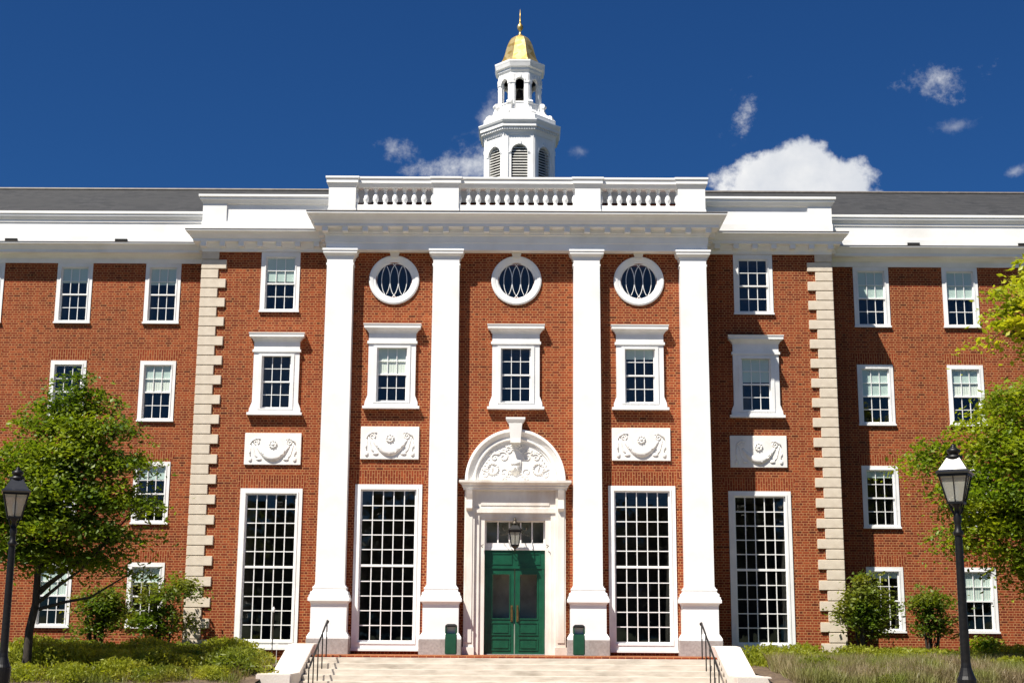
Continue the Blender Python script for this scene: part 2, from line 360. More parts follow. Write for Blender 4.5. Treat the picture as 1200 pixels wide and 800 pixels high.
# holes
cols = [11.62, 14.53, 17.44, 20.35]; rows = [(10.43, 12.46), (7.21, 9.20), (3.93, 5.92), (.70, 2.73)]
wh = [(s*c-.54 if s > 0 else -c-.54, s*c+.54, a+.04, b-.04) for s in (-1, 1) for c in cols for a, b in rows]
mb = MB(); wall_holes(mb, -26, -9.9, -1.6, 12.6, WY, [h for h in wh if h[0] < 0], .3)
mb.quad((-26, WY, -1.6), (-26, WY, 12.6), (-26, 16, 12.6), (-26, 16, -1.6))
mb.build('wall', BRICK, B, recalc=False)
mb = MB(); wall_holes(mb, 9.9, 26, -1.6, 12.6, WY, [h for h in wh if h[0] > 0], .3)
mb.quad((26, WY, -1.6), (26, 16, -1.6), (26, 16, 12.6), (26, WY, 12.6))
mb.build('wall', BRICK, B, recalc=False)
for s in (-1, 1):                                  # side bays
    c = 7.53*s; mb = MB()
    wall_holes(mb, min(5.6*s, 10.0*s), max(5.6*s, 10.0*s), -1.6, 12.7, SY_, [(c-.56, c+.56, 10.57, 12.45), (c-.5, c+.5, 7.36, 9.2), (c-.9, c+.9, .15, 4.88)], .3)
    xo = 10.0*s; mb.quad((xo, SY_, -1.6), (xo, WY+.01, -1.6), (xo, WY+.01, 12.7), (xo, SY_, 12.7))
    mb.build('wall', BRICK, B, recalc=False)
mb = MB()                                          # centre block
hs = [(x-.54, x+.54, 10.71, 11.79) for x in (-3.77, 0, 3.77)] + [(x-.5, x+.5, 7.36, 9.2) for x in (-3.77, 0, 3.77)] + [(x-.93, x+.93, .15, 4.88) for x in (-3.78, 3.78)] + [(-1.21, 1.21, 0, 4.1)]
wall_holes(mb, -5.78, 5.78, -.6, 12.4, CY, hs, .3)
for s in (-1, 1): mb.quad((5.78*s, 0, -.6), (5.78*s, SY_+.01, -.6), (5.78*s, SY_+.01, 12.9), (5.78*s, 0, 12.9))
mb.build('wall', BRICK, B, recalc=False)
# uv for the unrecalculated walls
for o in B.children:
    me = o.data; uvl = me.uv_layers.new(name='UVMap') if not me.uv_layers else me.uv_layers[0]
    for p_ in me.polygons:
        n = p_.normal
        for li in p_.loop_indices:
            x, y, z = me.vertices[me.loops[li].vertex_index].co
            uvl.data[li].uv = (x, z) if abs(n.y) > .5 else ((y, z) if abs(n.x) > .5 else (x, y))

# ---- windows
def pane_grid(mb, x0, x1, z0, z1, nxx, nz, y):
    for i in range(nxx):
        for j in range(nz):
            a = x0+(x1-x0)*i/nxx; b = x0+(x1-x0)*(i+1)/nxx; c = z0+(z1-z0)*j/nz; d = z0+(z1-z0)*(j+1)/nz
            tx, tz = random.gauss(0, .004), random.gauss(0, .004); w_, h_ = (b-a)/2, (d-c)/2
            mb.quad((a, y-tx*w_-tz*h_, c), (b, y+tx*w_-tz*h_, c), (b, y+tx*w_+tz*h_, d), (a, y-tx*w_+tz*h_, d))
def bars(mb, x0, x1, z0, z1, nxx, nz, y, wd=.021, dp=.030):
    for i in range(1, nxx): x = x0+(x1-x0)*i/nxx; mb.box(x-wd/2, x+wd/2, y-dp, y-.004, z0, z1)
    for j in range(1, nz): z = z0+(z1-z0)*j/nz; mb.box(x0, x1, y-dp-.003, y-.006, z-wd/2, z+wd/2)
def frame_ring(mb, x0, x1, z0, z1, w_, y0, y1, wb=None, wt=None):
    wb = w_ if wb is None else wb; wt = w_ if wt is None else wt
    mb.box(x0, x0+w_, y0, y1, z0, z1); mb.box(x1-w_, x1, y0, y1, z0, z1)
    mb.box(x0+w_, x1-w_, y0+.002, y1, z0, z0+wb); mb.box(x0+w_, x1-w_, y0+.002, y1, z1-wt, z1)
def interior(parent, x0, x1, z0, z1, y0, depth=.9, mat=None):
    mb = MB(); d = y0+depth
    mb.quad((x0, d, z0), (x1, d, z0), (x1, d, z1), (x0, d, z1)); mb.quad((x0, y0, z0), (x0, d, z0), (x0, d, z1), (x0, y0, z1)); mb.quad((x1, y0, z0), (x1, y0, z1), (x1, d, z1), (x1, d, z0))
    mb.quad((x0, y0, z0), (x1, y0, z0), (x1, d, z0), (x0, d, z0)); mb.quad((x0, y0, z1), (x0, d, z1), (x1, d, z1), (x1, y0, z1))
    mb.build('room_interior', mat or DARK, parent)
def sash_window(cx, y, z0, H, Wd, cas, blind, valance=0, frame_y=-.03, parent=B, ow=None):
    """double-hung, six over six. cas = casing width, blind = share of the height that a blind covers"""
    hw = Wd/2
    mb = MB()
    if cas:
        frame_ring(mb, -hw, hw, 0, H, cas, frame_y, .12, wb=.07, wt=cas)
        mb.box(-hw-.02, hw+.02, frame_y-.045, .02, 0, .055)             # sill nosing
        frame_ring(mb, -hw+cas-.03, hw-cas+.03, .07, H-cas+.03, .03, frame_y-.015, frame_y+.01)
    else:
        frame_ring(mb, -hw, hw, 0, H, .03, 0, .12)
    W0 = mb.build('window', TRIM, parent, (cx, y, z0))
    a, b = (-hw+cas, hw-cas) if cas else (-hw+.03, hw-.03); c, d = (.07, H-cas) if cas else (.03, H-.03)
    m = (c+d)/2
    s1 = MB(); frame_ring(s1, a, b, m-.02, d, .04, .02, .055, wb=.045); bars(s1, a+.04, b-.04, m+.02, d-.04, 3, 2, .05)
    s1.build('sash', TRIM, W0)
    s2 = MB(); frame_ring(s2, a, b, c, m+.02, .04, .058, .095, wb=.06, wt=.04); bars(s2, a+.04, b-.04, c+.06, m-.02, 3, 2, .088)
    s2.build('sash', TRIM, W0)
    pn = MB(); pane_grid(pn, a+.04, b-.04, m+.02, d-.04, 3, 2, .052); pane_grid(pn, a+.04, b-.04, c+.06, m-.02, 3, 2, .09)
    pn.build('pane', GLASS, W0, recalc=False)
    if blind > 0:
        hgt = (d-c)*blind; bl = MB(); bl.box(a+.04, b-.04, .0585, .064, d-hgt, d-.01)
        bl.box(a+.04, b-.04, .0565, .068, d-hgt-.03, d-hgt)
        bl.build('blind', BLIND, W0)
    if valance:
        z1 = d-(d-c)*valance[0]; z2 = max(d-(d-c)*valance[1], m+.022); cv = MB(); nseg = 40; v = []
        for i in range(nseg+1):
            x = a+.03+(b-a-.06)*i/nseg; yy = .060+.004*math.sin(i*1.7); v += [(x, yy, z2), (x, yy, z1)]
        cv.add(v, [(2*i, 2*i+2, 2*i+3, 2*i+1) for i in range(nseg)]); cv.build('curtain', CURTAIN, W0)
    interior(W0, a, b, c, d, .16)
    return W0
blinds = {(-1, 0, 0): .30, (-1, 1, 0): .27, (1, 0, 0): .48, (1, 1, 0): .47, (-1, 0, 1): .28, (1, 0, 1): .5, (1, 1, 1): .25, (-1, 0, 2): .22, (1, 0, 2): .12, (-1, 0, 3): .3, (-1, 1, 3): .45, (1, 1, 3): .47, (1, 0, 3): .1}
val = {(-1, 0, 1): (.22, .5), (1, 1, 1): (.28, .5), (-1, 1, 3): (.2, .5), (1, 1, 3): (.15, .5)}
for s in (-1, 1):
    for i, c in enumerate(cols):
        for j, (a, b) in enumerate(rows):
            sash_window(s*c, WY, a, b-a, 1.16, .135, blinds.get((s, i, j), random.choice((0, .25, .3, .48))), val.get((s, i, j), 0))
            if j:                                      # splayed flat arch of upright bricks
                MB().prism([(s*c-.6, b+.005), (s*c+.6, b+.005), (s*c+.76, b+.36), (s*c-.76, b+.36)], WY-.004, WY+.05).build('brick_lintel', BRICKV, B)
    sash_window(s*7.53, SY_, 10.53, 1.96, 1.24, .15, .44 if s < 0 else .0)
def hooded_window(cx, y, blind, valance=0):
    W0 = MB()
    # architrave, ears and apron around the sash opening, stepped
    frame_ring(W0, -.72, .72, .16, 2.06, .27, -.09, .04, wb=.05, wt=.17)
    frame_ring(W0, -.56, .56, .2, 1.96, .10, -.115, -.05, wb=.03, wt=.07)
    for s in (-1, 1): W0.prism([(s*.72, .16), (s*.80, .16), (s*.80, .22), (s*.725, .42), (s*.72, .42)], -.088, .02)
    o = W0.build('window', TRIM, B, (cx, y, 7.21))
    sl = MB().box(-.86, .86, -.17, .03, .02, .10).box(-.80, .80, -.13, .03, .10, .16); sl.build('sill', TRIM, o)
    fr = MB().box(-.72, .72, -.10, .02, 2.06, 2.36).box(-.76, .76, -.13, .02, 2.02, 2.10)
    fr.sweep([(-.72, 0), (-.72, -.10), (.72, -.10), (.72, 0)], [(0, 2.36), (.02, 2.36), (.04, 2.41), (.10, 2.47), (.14, 2.49), (.14, 2.55), (.16, 2.60), (.16, 2.62), (0, 2.64)])
    fr.build('hood', TRIM, o)
    a, b, c, d = -.45, .45, .24, 1.93; m = (c+d)/2
    s1 = MB(); frame_ring(s1, a, b, m-.02, d, .035, -.0, .035, wb=.045); bars(s1, a+.035, b-.035, m+.02, d-.035, 3, 2, .03); s1.build('sash', TRIM, o)
    s2 = MB(); frame_ring(s2, a, b, c, m+.02, .035, .04, .075, wb=.05, wt=.04); bars(s2, a+.035, b-.035, c+.05, m-.02, 3, 2, .07); s2.build('sash', TRIM, o)
    pn = MB(); pane_grid(pn, a+.035, b-.035, m+.02, d-.035, 3, 2, .033); pane_grid(pn, a+.035, b-.035, c+.05, m-.02, 3, 2, .072); pn.build('pane', GLASS, o, recalc=False)
    if blind: MB().box(a+.04, b-.04, .0385, .044, d-(d-c)*blind, d-.01).build('blind', BLIND, o)
    if valance:
        z1 = d-(d-c)*valance[0]; z2 = max(d-(d-c)*valance[1], m+.022); cv = MB(); v = []
        for i in range(41):
            x = a+.03+(b-a-.06)*i/40; v += [(x, .0385+.003*math.sin(i*1.7), z2), (x, .0385+.003*math.sin(i*1.7), z1)]
        cv.add(v, [(2*i, 2*i+2, 2*i+3, 2*i+1) for i in range(40)]).build('curtain', CURTAIN, o)
    interior(o, a-.02, b+.02, c-.02, d, .14)
hooded_window(-3.77, CY, .22, (.22, .56)); hooded_window(0, CY, 0); hooded_window(3.77, CY, .2, 0)
hooded_window(-7.53, SY_, 0); hooded_window(7.53, SY_, .46)
def tall_window(cx, y, hw):
    mb = MB(); H = 4.86
    frame_ring(mb, -hw, hw, 0, H, .17, -.04, .1, wb=.26, wt=.15)
    frame_ring(mb, -hw+.12, hw-.12, .2, H-.1, .05, -.06, -.03)
    mb.box(-hw-.03, hw+.03, -.10, .02, 0, .07)
    o = mb.build('tall_window', TRIM, B, (cx, y, .09))
    a, b, c, d = -hw+.17, hw-.17, .26, H-.15; m = (c+d)/2-.02
    s = MB(); frame_ring(s, a, b, c, d, .045, .02, .07); s.box(a+.045, b-.045, .005, .07, m-.035, m+.035)
    bars(s, a+.045, b-.045, m+.035, d-.045, 5, 5, .055, .028); bars(s, a+.045, b-.045, c+.045, m-.035, 5, 5, .055, .028); s.build('glazing_bars', TRIM, o)
    pn = MB(); pane_grid(pn, a+.045, b-.045, m+.035, d-.045, 5, 5, .057); pane_grid(pn, a+.045, b-.045, c+.045, m-.035, 5, 5, .057); pn.build('pane', GLASS, o, recalc=False)
    interior(o, a, b, c, d, .16, 2.5)
    MB().prism([(cx-hw-.02, 4.955), (cx+hw+.02, 4.955), (cx+hw+.2, 5.36), (cx-hw-.2, 5.36)], y-.004, y+.05).build('brick_lintel', BRICKV, B)
for s in (-1, 1): tall_window(s*3.78, CY, 1.0); tall_window(s*7.53, SY_, .96)
# round windows
for cx in (-3.77, 0, 3.77):
    n = 48; mb = MB(); prof = [(.56, .05), (.56, -.02), (.60, -.035), (.63, -.035), (.65, -.05), (.73, -.065), (.77, -.05), (.78, .02)]
    rings = [[(r*math.cos(2*PI*i/n), y, r*math.sin(2*PI*i/n)) for i in range(n)] for r, y in prof]; mb.loft(rings, False, False)
    o = mb.build('round_window', TRIM, B, (cx, CY, 11.25), smooth=False)
    MB().prism([(-.10, .70), (.10, .70), (.155, .87), (-.155, .87)], -.12, .01).build('keystone', MARBLE, o)
    bb = MB(); frn = MB()
    frn.loft([[(r*math.cos(2*PI*i/n), y, r*math.sin(2*PI*i/n)) for i in range(n)] for r, y in ((.57, .015), (.535, .015), (.535, .06), (.57, .06))], False, False)
    frn.build('sash', TRIM, o)
    for q in (-.39, -.13, .13, .39):                              # interlaced pointed ovals
        pts = []
        for i in range(41):
            a = 2*PI*i/40; x = q + .26*math.cos(a); z = .55*math.sin(a)
            if math.hypot(x, z) < .545: pts.append((x, .035, z))
            else:
                if len(pts) > 1: bb.tube(pts, .0115, 5)
                pts = []
        if len(pts) > 1: bb.tube(pts, .0115, 5)
    bb.build('glazing_bars', TRIM, o)
    pn = MB(); pn.add([(.55*math.cos(2*PI*i/n), .045, .55*math.sin(2*PI*i/n)) for i in range(n)], [tuple(range(n))]); pn.build('pane', GLASS, o, recalc=False)
    interior(o, -.56, .56, -.56, .56, .10)

# ---- relief plaques with garland swag
def swag_panel(cx, y, z0):
    mb = MB().box(-.88, .88, -.06, .02, 0, .99)
    o = mb.build('relief_panel', MARBLE2, B, (cx, y, z0), bevel=.01)
    r = MB(); pts = []; rad = []
    for i in range(25):
        t_ = i/24; x = -.50+1.0*t_; z = .60-.38*math.sin(PI*t_)**.8; pts.append((x, -.07, z)); rad.append(.035+.085*math.sin(PI*t_)**1.2)
    r.tube(pts, rad, 10)
    for i in range(40):                                            # fruit and leaves on the swag
        t_ = random.uniform(.1, .9); x = -.50+1.0*t_; z = .60-.38*math.sin(PI*t_)**.8
        r.blob((x+random.uniform(-.03, .03), -.12-.03*math.sin(PI*t_), z+random.uniform(-.06, .06)*math.sin(PI*t_)), random.uniform(.02, .035), 6, 4)
    for s in (-1, 1):
        sp = [(s*(.52+(.11-.09*k/24)*math.cos(k*.42)), -.08, .70+(.11-.09*k/24)*math.sin(k*.42)) for k in range(25)]
        r.tube(sp, .02, 6)
        r.tube([(s*.40, -.08, .80), (s*.52, -.08, .82), (s*.66, -.08, .74), (s*.70, -.08, .62)], [.02, .035, .03, .015], 6)
        r.tube([(s*.69, -.07, .70), (s*.70, -.07, .45), (s*.69, -.07, .24)], .016, 6); r.blob((s*.69, -.08, .16), (.06, .04, .075), 8, 6); r.blob((s*.71, -.08, .40), (.03, .03, .06), 8, 5)
        r.tube([(s*.66, -.07, .72), (s*.60, -.07, .50), (s*.55, -.07, .30), (s*.44, -.07, .17)], [.012, .022, .02, .03], 6)
        r.blob((s*.42, -.08, .17), (.09, .04, .045), 8, 5)
    r.loft([[((a)*math.cos(2*PI*i/16), yy, .64+a*math.sin(2*PI*i/16)) for i in range(16)] for a, yy in ((.13, -.05), (.13, -.10), (.09, -.11), (.07, -.08), (.05, -.12), (.001, -.125))], False, False)
    for i in range(8): r.blob((.10*math.cos(i*PI/4), -.11, .64+.10*math.sin(i*PI/4)), .028, 6, 4)
    r.v = [(x, -.05+(y+.05)*.62, z) for x, y, z in r.v]; r.build('garland', MARBLE2, o, smooth=True)
for s in (-1, 1): swag_panel(s*3.78, CY, 5.70); swag_panel(s*7.54, SY_, 5.68)

# ---- quoins
for s in (-1, 1):
    mb = MB().box(9.55, 10.02, SY_-.012, SY_+.3, -.6, 12.52); 
    mb.v = [(v[0]*s, v[1], v[2]) for v in mb.v]
    o = mb.build('quoin_strip', LIME, B)
    z = -.55; k = 0; srcs = {}
    while z < 12.3:
        long_ = k % 2 == 0; h = .312
        if long_ not in srcs:
            w_ = .80 if long_ else .55
            b = MB().box(10.06-w_, 10.06, -.055, .5, .012, h-.008) if s > 0 else MB().box(-10.06, -10.06+w_, -.055, .5, .012, h-.008)
            q = b.build('quoin_block', LIME, o, (0, SY_, z), bevel=.012); srcs[long_] = q
        else:
            q = srcs[long_].copy(); col.objects.link(q); q.parent = o; q.location = (0, SY_, z)
        z += h; k += 1

# ---- pilasters
for s in (-1, 1):
    for cx in (5.41*s, 2.15*s):
        mb = MB(); n = 10
        mb.rectloft([(.43-.03*t_**1.3, .40, 1.85+10.0*t_) for t_ in [i/n for i in range(n+1)]], 0, 0)
        mb.v = [(x, y+.05, z) for x, y, z in mb.v]
        o = mb.build('pilaster', WHITE, B, (cx, CY, 0))
        c = MB()
        def ringr(prof, m):
            for (a, z) in prof: pass
            m.rectloft([(a, a-.03+.0, z) for a, z in prof], 0, .05); return m
        ringr([(.405, 11.62), (.425, 11.64), (.425, 11.69), (.405, 11.71)], c)
        ringr([(.40, 11.83), (.43, 11.85), (.44, 11.92), (.50, 11.98), (.52, 12.0), (.52, 12.06), (.54, 12.08), (.54, 12.14), (.40, 12.14)], c)
        c.build('capital', WHITE, o)
        b = MB(); ringr([(.585, 1.62), (.585, 1.68), (.55, 1.69), (.555, 1.74), (.54, 1.78), (.50, 1.79), (.485, 1.84), (.50, 1.87), (.50, 1.91), (.455, 1.93), (.455, 1.97), (.42, 1.98)], b)
        b.build('base', WHITE, o)
        pd = MB(); ringr([(.525, .42), (.525, 1.42), (.54, 1.46), (.57, 1.50), (.61, 1.51), (.61, 1.59), (.59, 1.62)], pd)
        ringr([(.61, .44), (.61, .49), (.545, .60), (.526, .62)], pd); pd.build('pedestal', WHITE, o)
        MB().box(-.62, .62, -.57, .0, -.02, .44).build('plinth', GRANITE, o, bevel=.015)

# ---- centre entablature, cornice
cp = [(-5.86, SY_+.3), (-5.86, PY), (5.86, PY), (5.86, SY_+.3)]
e = MB().sweep(cp, [(0, 12.12), (0, 12.34), (.025, 12.345), (.025, 12.56), (.06, 12.58), (.06, 12.62), (0, 12.62), (-.5, 12.62), (-.5, 12.12)])
e.box(-5.4, 5.4, PY+.3, .2, 12.15, 12.3)
e.build('entablature', WHITE, B)
cprof = [(-.4, 12.60), (.05, 12.60), (.08, 12.66), (.07, 12.70), (.07, 12.76), (.33, 12.78), (.33, 12.87), (.36, 12.90), (.39, 12.97), (.46, 13.06), (.52, 13.11), (.55, 13.13), (.55, 13.18), (-.4, 13.24)]
cor = MB().sweep(cp, cprof).build('cornice', WHITE, B)
blk = None
def blocks(path_pts, parent, zz, dirn_):
    global blk
    for (x, y) in path_pts:
        if blk is None:
            blk = MB().box(-.085, .085, -.12, .12, -.15, 0).build('cornice_block', WHITE, parent, (x, y, zz))
        else:
            q = blk.copy(); col.objects.link(q); q.parent = parent; q.location = (x, y, zz)
blocks([(-5.87+i*11.74/19, PY-.19) for i in range(20)], cor, 12.775, 0)
blocks([(s*(5.86+.19), PY+.3+.5*i) for s in (-1, 1) for i in range(3)], cor, 12.775, 0)
fl = MB().sweep(cp, [(-.4, 13.243), (.52, 13.185), (.565, 13.185), (.565, 13.21), (.52, 13.215), (-.4, 13.27)]).build('flashing', COPPER, cor)

# ---- side entablatures
for s in (-1, 1):
    p1 = [(-10.06, WY+.2), (-10.06, SY_-.06), (-5.6, SY_-.06)] if s < 0 else [(5.6, SY_-.06), (10.06, SY_-.06), (10.06, WY+.2)]
    e = MB().sweep(p1, [(0, 12.50), (0, 12.60), (.03, 12.61), (.03, 12.66), (-.4, 12.66), (-.4, 12.50)]).build('entablature', WHITE, B)
    c = MB().sweep(p1, [(-.4, 12.64), (.05, 12.64), (.08, 12.70), (.10, 12.76), (.25, 12.78), (.25, 12.87), (.28, 12.89), (.32, 12.96), (.38, 13.02), (.44, 13.06), (.46, 13.07), (.46, 13.11), (-.4, 13.15)]).build('cornice', WHITE, B)
    MB().sweep(p1, [(-.4, 13.153), (.43, 13.115), (.475, 13.115), (.475, 13.135), (.43, 13.14), (-.4, 13.17)]).build('flashing', COPPER, c)
    blocks([(s*(9.98-.6*i), SY_-.06-.11) for i in range(7)], c, 12.775, 0)
    blocks([(s*(10.06+.11), SY_+.4+.55*i) for i in range(2)], c, 12.775, 0)
    # parapet of the side bay
    a, b_ = sorted((s*5.6, s*10.1)); pa = MB().box(a, b_, SY_+.05, SY_+.4, 13.12, 14.15)
    a, b_ = sorted((s*9.35, s*10.12)); pa.box(a, b_, SY_, WY+.3, 13.12, 14.15)
    a, b_ = sorted((s*5.6, s*10.14)); pa.box(a, b_, SY_-.02, SY_+.38, 13.12, 13.52)
    pp = [(-10.12, WY+.3), (-10.12, SY_), (-9.35, SY_), (-9.35, SY_+.05), (-5.6, SY_+.05)] if s < 0 else [(5.6, SY_+.05), (9.35, SY_+.05), (9.35, SY_), (10.12, SY_), (10.12, WY+.3)]
    pr = [(-.3, 14.12), (.01, 14.12), (.03, 14.16), (.07, 14.22), (.09, 14.24), (.09, 14.29), (.13, 14.33), (.13, 14.40), (-.3, 14.42)]
    pa.sweep([(-10.12, WY+.3), (-10.12, SY_), (-5.6, SY_)] if s < 0 else [(5.6, SY_), (10.12, SY_), (10.12, WY+.3)], pr)
    pa.build('parapet', WHITE, B)
    # wing frieze, cornice, parapet
    p2 = [(-26, WY), (-9.9, WY)] if s < 0 else [(9.9, WY), (26, WY)]
    MB().sweep(p2, [(-.2, 12.46), (.05, 12.46), (.05, 12.62), (.08, 12.64), (.08, 12.68), (-.2, 12.68)]).build('entablature', TRIM, B)
    c = MB().sweep(p2, [(-.2, 12.66), (.10, 12.66), (.14, 12.72), (.38, 12.74), (.38, 12.83), (.41, 12.85), (.46, 12.94), (.52, 12.99), (.54, 13.0), (.54, 13.04), (-.2, 13.08)]).build('cornice', WHITE, B)
    MB().sweep(p2, [(-.2, 13.083), (.50, 13.043), (.555, 13.043), (.555, 13.06), (.50, 13.065), (-.2, 13.10)]).build('flashing', COPPER, c)
    pa = MB().sweep(p2, [(-.35, 13.0), (.06, 13.0), (.06, 13.40), (.03, 13.42), (.03, 13.84), (.06, 13.86), (.06, 13.93), (.10, 13.98), (.14, 14.05), (.14, 14.10), (.17, 14.13), (.17, 14.21), (-.35, 14.23)])
    o = pa.build('parapet', WHITE, B)
    for x in (13.07, 16.71, 20.35): MB().box(s*x-.2, s*x+.2, WY-.10, WY+.05, 13.13, 13.28).build('scupper', INK, o)

# ---- balustrade
path = [(-5.83, SY_+.3), (-5.83, PY), (5.83, PY), (5.83, SY_+.3)]
bl = MB().box(-5.80, 5.80, PY+.05, PY+.36, 13.2, 13.58)
piers = [(-5.83, -4.99), (-2.59, -1.80), (1.80, 2.59), (4.99, 5.83)]
for a, b_ in piers: bl.box(a, b_, PY, PY+.5, 13.2, 14.16)
for s in (-1, 1):
    a, b_ = sorted((s*5.81, s*5.4)); bl.box(a, b_, PY+.45, WY+.3, 13.2, 14.16)
pr = [(-.30, 14.13), (.0, 14.13), (.02, 14.17), (.05, 14.24), (.07, 14.26), (.07, 14.36), (.10, 14.40), (.10, 14.46), (-.30, 14.47)]
bl.sweep([(-5.83, WY), (-5.83, PY), (-4.99, PY), (-4.99, PY+.06), (-2.59, PY+.06), (-2.59, PY), (-1.80, PY), (-1.80, PY+.06), (1.80, PY+.06), (1.80, PY), (2.59, PY), (2.59, PY+.06), (4.99, PY+.06), (4.99, PY), (5.83, PY), (5.83, WY)], pr)
for a, b_ in piers: bl.box(a-.02, b_+.02, PY-.02, PY+.3, 13.2, 13.44)
BAL = bl.build('balustrade', WHITE, B)
bprof = [(.085, 13.58), (.085, 13.62), (.055, 13.64), (.05, 13.67), (.085, 13.74), (.095, 13.80), (.08, 13.88), (.05, 13.97), (.042, 14.03), (.06, 14.05), (.06, 14.07), (.085, 14.09), (.085, 14.14)]
src = None
for x0, x1, n in ((-4.99, -2.59, 8), (-1.80, 1.80, 12), (2.59, 4.99, 8)):
    for i in range(n+1):
        x = x0+(x1-x0)*i/n
        if src is None: src = MB().lathe(bprof, n=12).build('baluster', WHITE, BAL, (x, PY+.20, 0), smooth=True)
        else:
            q = src.copy(); col.objects.link(q); q.parent = BAL; q.location = (x, PY+.20, 0)

# ---- roofs
rf = MB(); 
rf.quad((-26.4, WY+.2, 14.0), (26.4, WY+.2, 14.0), (26.4, 9.0, 17.0), (-26.4, 9.0, 17.0)); rf.quad((26.4, 15.5, 14.0), (-26.4, 15.5, 14.0), (-26.4, 9.0, 17.0), (26.4, 9.0, 17.0))
rf.quad((-26, WY, 12.6), (-26, 15.5, 12.6), (-26, 15.5, 14.0), (-26, WY, 14.0)); rf.quad((26, WY, 12.6), (26, 15.5, 12.6), (26, 15.5, 14.0), (26, WY, 14.0))
RF = rf.build('roof', SLATE, B)
for me_uv in [RF.data]:
    uvl = me_uv.uv_layers[0]
    for l in me_uv.loops:
        x, y, z = me_uv.vertices[l.vertex_index].co; uvl.data[l.index].uv = (x, z*2.2)
MB().tube([(-26.4, 9, 17.02), (26.4, 9, 17.02)], .07, 8).build('ridge_cap', COPPER, RF)
MB().box(-5.4, 5.4, 1.2, 5.0, 13.0, 14.10).build('attic_wall', BRICK, B)
at = MB().quad((-5.5, 1.1, 14.10), (5.5, 1.1, 14.10), (5.5, 6.4, 16.35), (-5.5, 6.4, 16.35)).quad((-5.5, 6.4, 16.35), (5.5, 6.4, 16.35), (5.5, 10, 16.3), (-5.5, 10, 16.3)); at.build('roof', SLATE, B)
MB().quad((-26, 16, -1), (26, 16, -1), (26, 16, 14), (-26, 16, 14)).build('wall', BRICK, B)

# ---- cupola
CX, CYY = .07, 9.0
def octa(r, z): q = r/math.cos(PI/8); return [(q*math.cos(PI/8+k*PI/4), q*math.sin(PI/8+k*PI/4), z) for k in range(8)]
def arch_face(mb, r, wd, z0, z1, a, s0, spring, depth, ang, n=10):
    """one face of an octagonal stage with an arched opening"""
    m = Matrix.Rotation(ang, 4, 'Z'); T = MB(); h = wd/2; y = -r
    def q(p1, p2, p3, p4): T.quad(*[(p[0], y, p[1]) for p in (p1, p2, p3, p4)])
    q((-h, z0), (-a, z0), (-a, spring), (-h, spring)); q((a, z0), (h, z0), (h, spring), (a, spring)); q((-a, z0), (a, z0), (a, s0), (-a, s0))
    pts = [(a*math.cos(PI-PI*i/n), spring+a*math.sin(PI*i/n)) for i in range(n+1)]
    top = [(-h+2*h*i/n, z1) for i in range(n+1)]
    q((-h, spring), (-a, spring), (-a, spring), (-h, z1))
    T.f.pop(); T.v = T.v[:-4]
    for i in range(n): q(pts[i], pts[i+1], top[i+1], top[i])
    T.add([(-h, y, spring), (-a, y, spring), (-h, y, z1)], [(0, 1, 2)]); T.add([(a, y, spring), (h, y, spring), (h, y, z1)], [(0, 1, 2)])
    edge = [(-a, s0)] + pts + [(a, s0)]
    for i in range(len(edge)-1): T.quad((edge[i][0], y, edge[i][1]), (edge[i+1][0], y, edge[i+1][1]), (edge[i+1][0], y+depth, edge[i+1][1]), (edge[i][0], y+depth, edge[i][1]))
    T.quad((-a, y, s0), (a, y, s0), (a, y+depth, s0), (-a, y+depth, s0))
    # archivolt
    n2 = 12
    for i in range(n2):
        a0, a1 = PI*i/n2, PI*(i+1)/n2; pr = []
        for aa in (a0, a1):
            for rr, yy in ((a+.005, y-.03), (a+.07, y-.03), (a+.07, y)): pr.append((rr*math.cos(aa), yy, spring+rr*math.sin(aa)))
        T.add(pr, [(0, 1, 4, 3), (1, 2, 5, 4)])
    T.box(-.045*a/.3-.02, .045*a/.3+.02, y-.06, y, spring+a, spring+a+.14)
    T.xf(m); mb.v, mb.f = mb.v, mb.f; mb.add(T.v, T.f)
R1 = 1.31; W1 = 2*R1*math.tan(PI/8)
mb = MB(); mb.loft([octa(R1, 15.2), octa(R1, 16.6)], False, False)
for k_ in range(8): arch_face(mb, R1, W1, 16.6, 18.86, .30, 17.0, 18.14, .22, k_*PI/4)
for k_ in range(8):                                      # corner strips and impost band
    T = MB().box(-W1/2+.015, -W1/2+.13, -R1-.03, -R1+.01, 16.6, 18.85).box(W1/2-.13, W1/2-.015, -R1-.03, -R1+.01, 16.6, 18.85)
    T.box(-W1/2+.13, -.31, -R1-.02, -R1, 18.10, 18.15).box(.31, W1/2-.13, -R1-.02, -R1, 18.10, 18.15)
    T.xf(Matrix.Rotation(k_*PI/4, 4, 'Z')); mb.add(T.v, T.f)
CU = mb.build('cupola', WHITE, B, (CX, CYY, 0), recalc=False)
MB().loft([octa(R1-.35, 16.2), octa(R1-.35, 18.8)]).build('inner_core', DARK, CU)
src = None
for k_ in range(8):
    if src is None:
        l = MB()
        for i in range(14):
            z = 17.03+i*.105
            hw = .30 if z < 18.14 else math.sqrt(max(0, .09-(z-18.14)**2))
            if hw > .04: l.add([(-hw, -R1+.05, z), (hw, -R1+.05, z), (hw, -R1+.12, z+.05), (-hw, -R1+.12, z+.05), (-hw, -R1+.05, z+.025), (hw, -R1+.05, z+.025), (hw, -R1+.12, z+.075), (-hw, -R1+.12, z+.075)], [(0,1,2,3),(4,7,6,5),(0,4,5,1),(2,6,7,3)])
        src = l.build('louver', LOUVER, CU)
    else:
        q = src.copy(); col.objects.link(q); q.parent = CU; q.rotation_euler.z = k_*PI/4
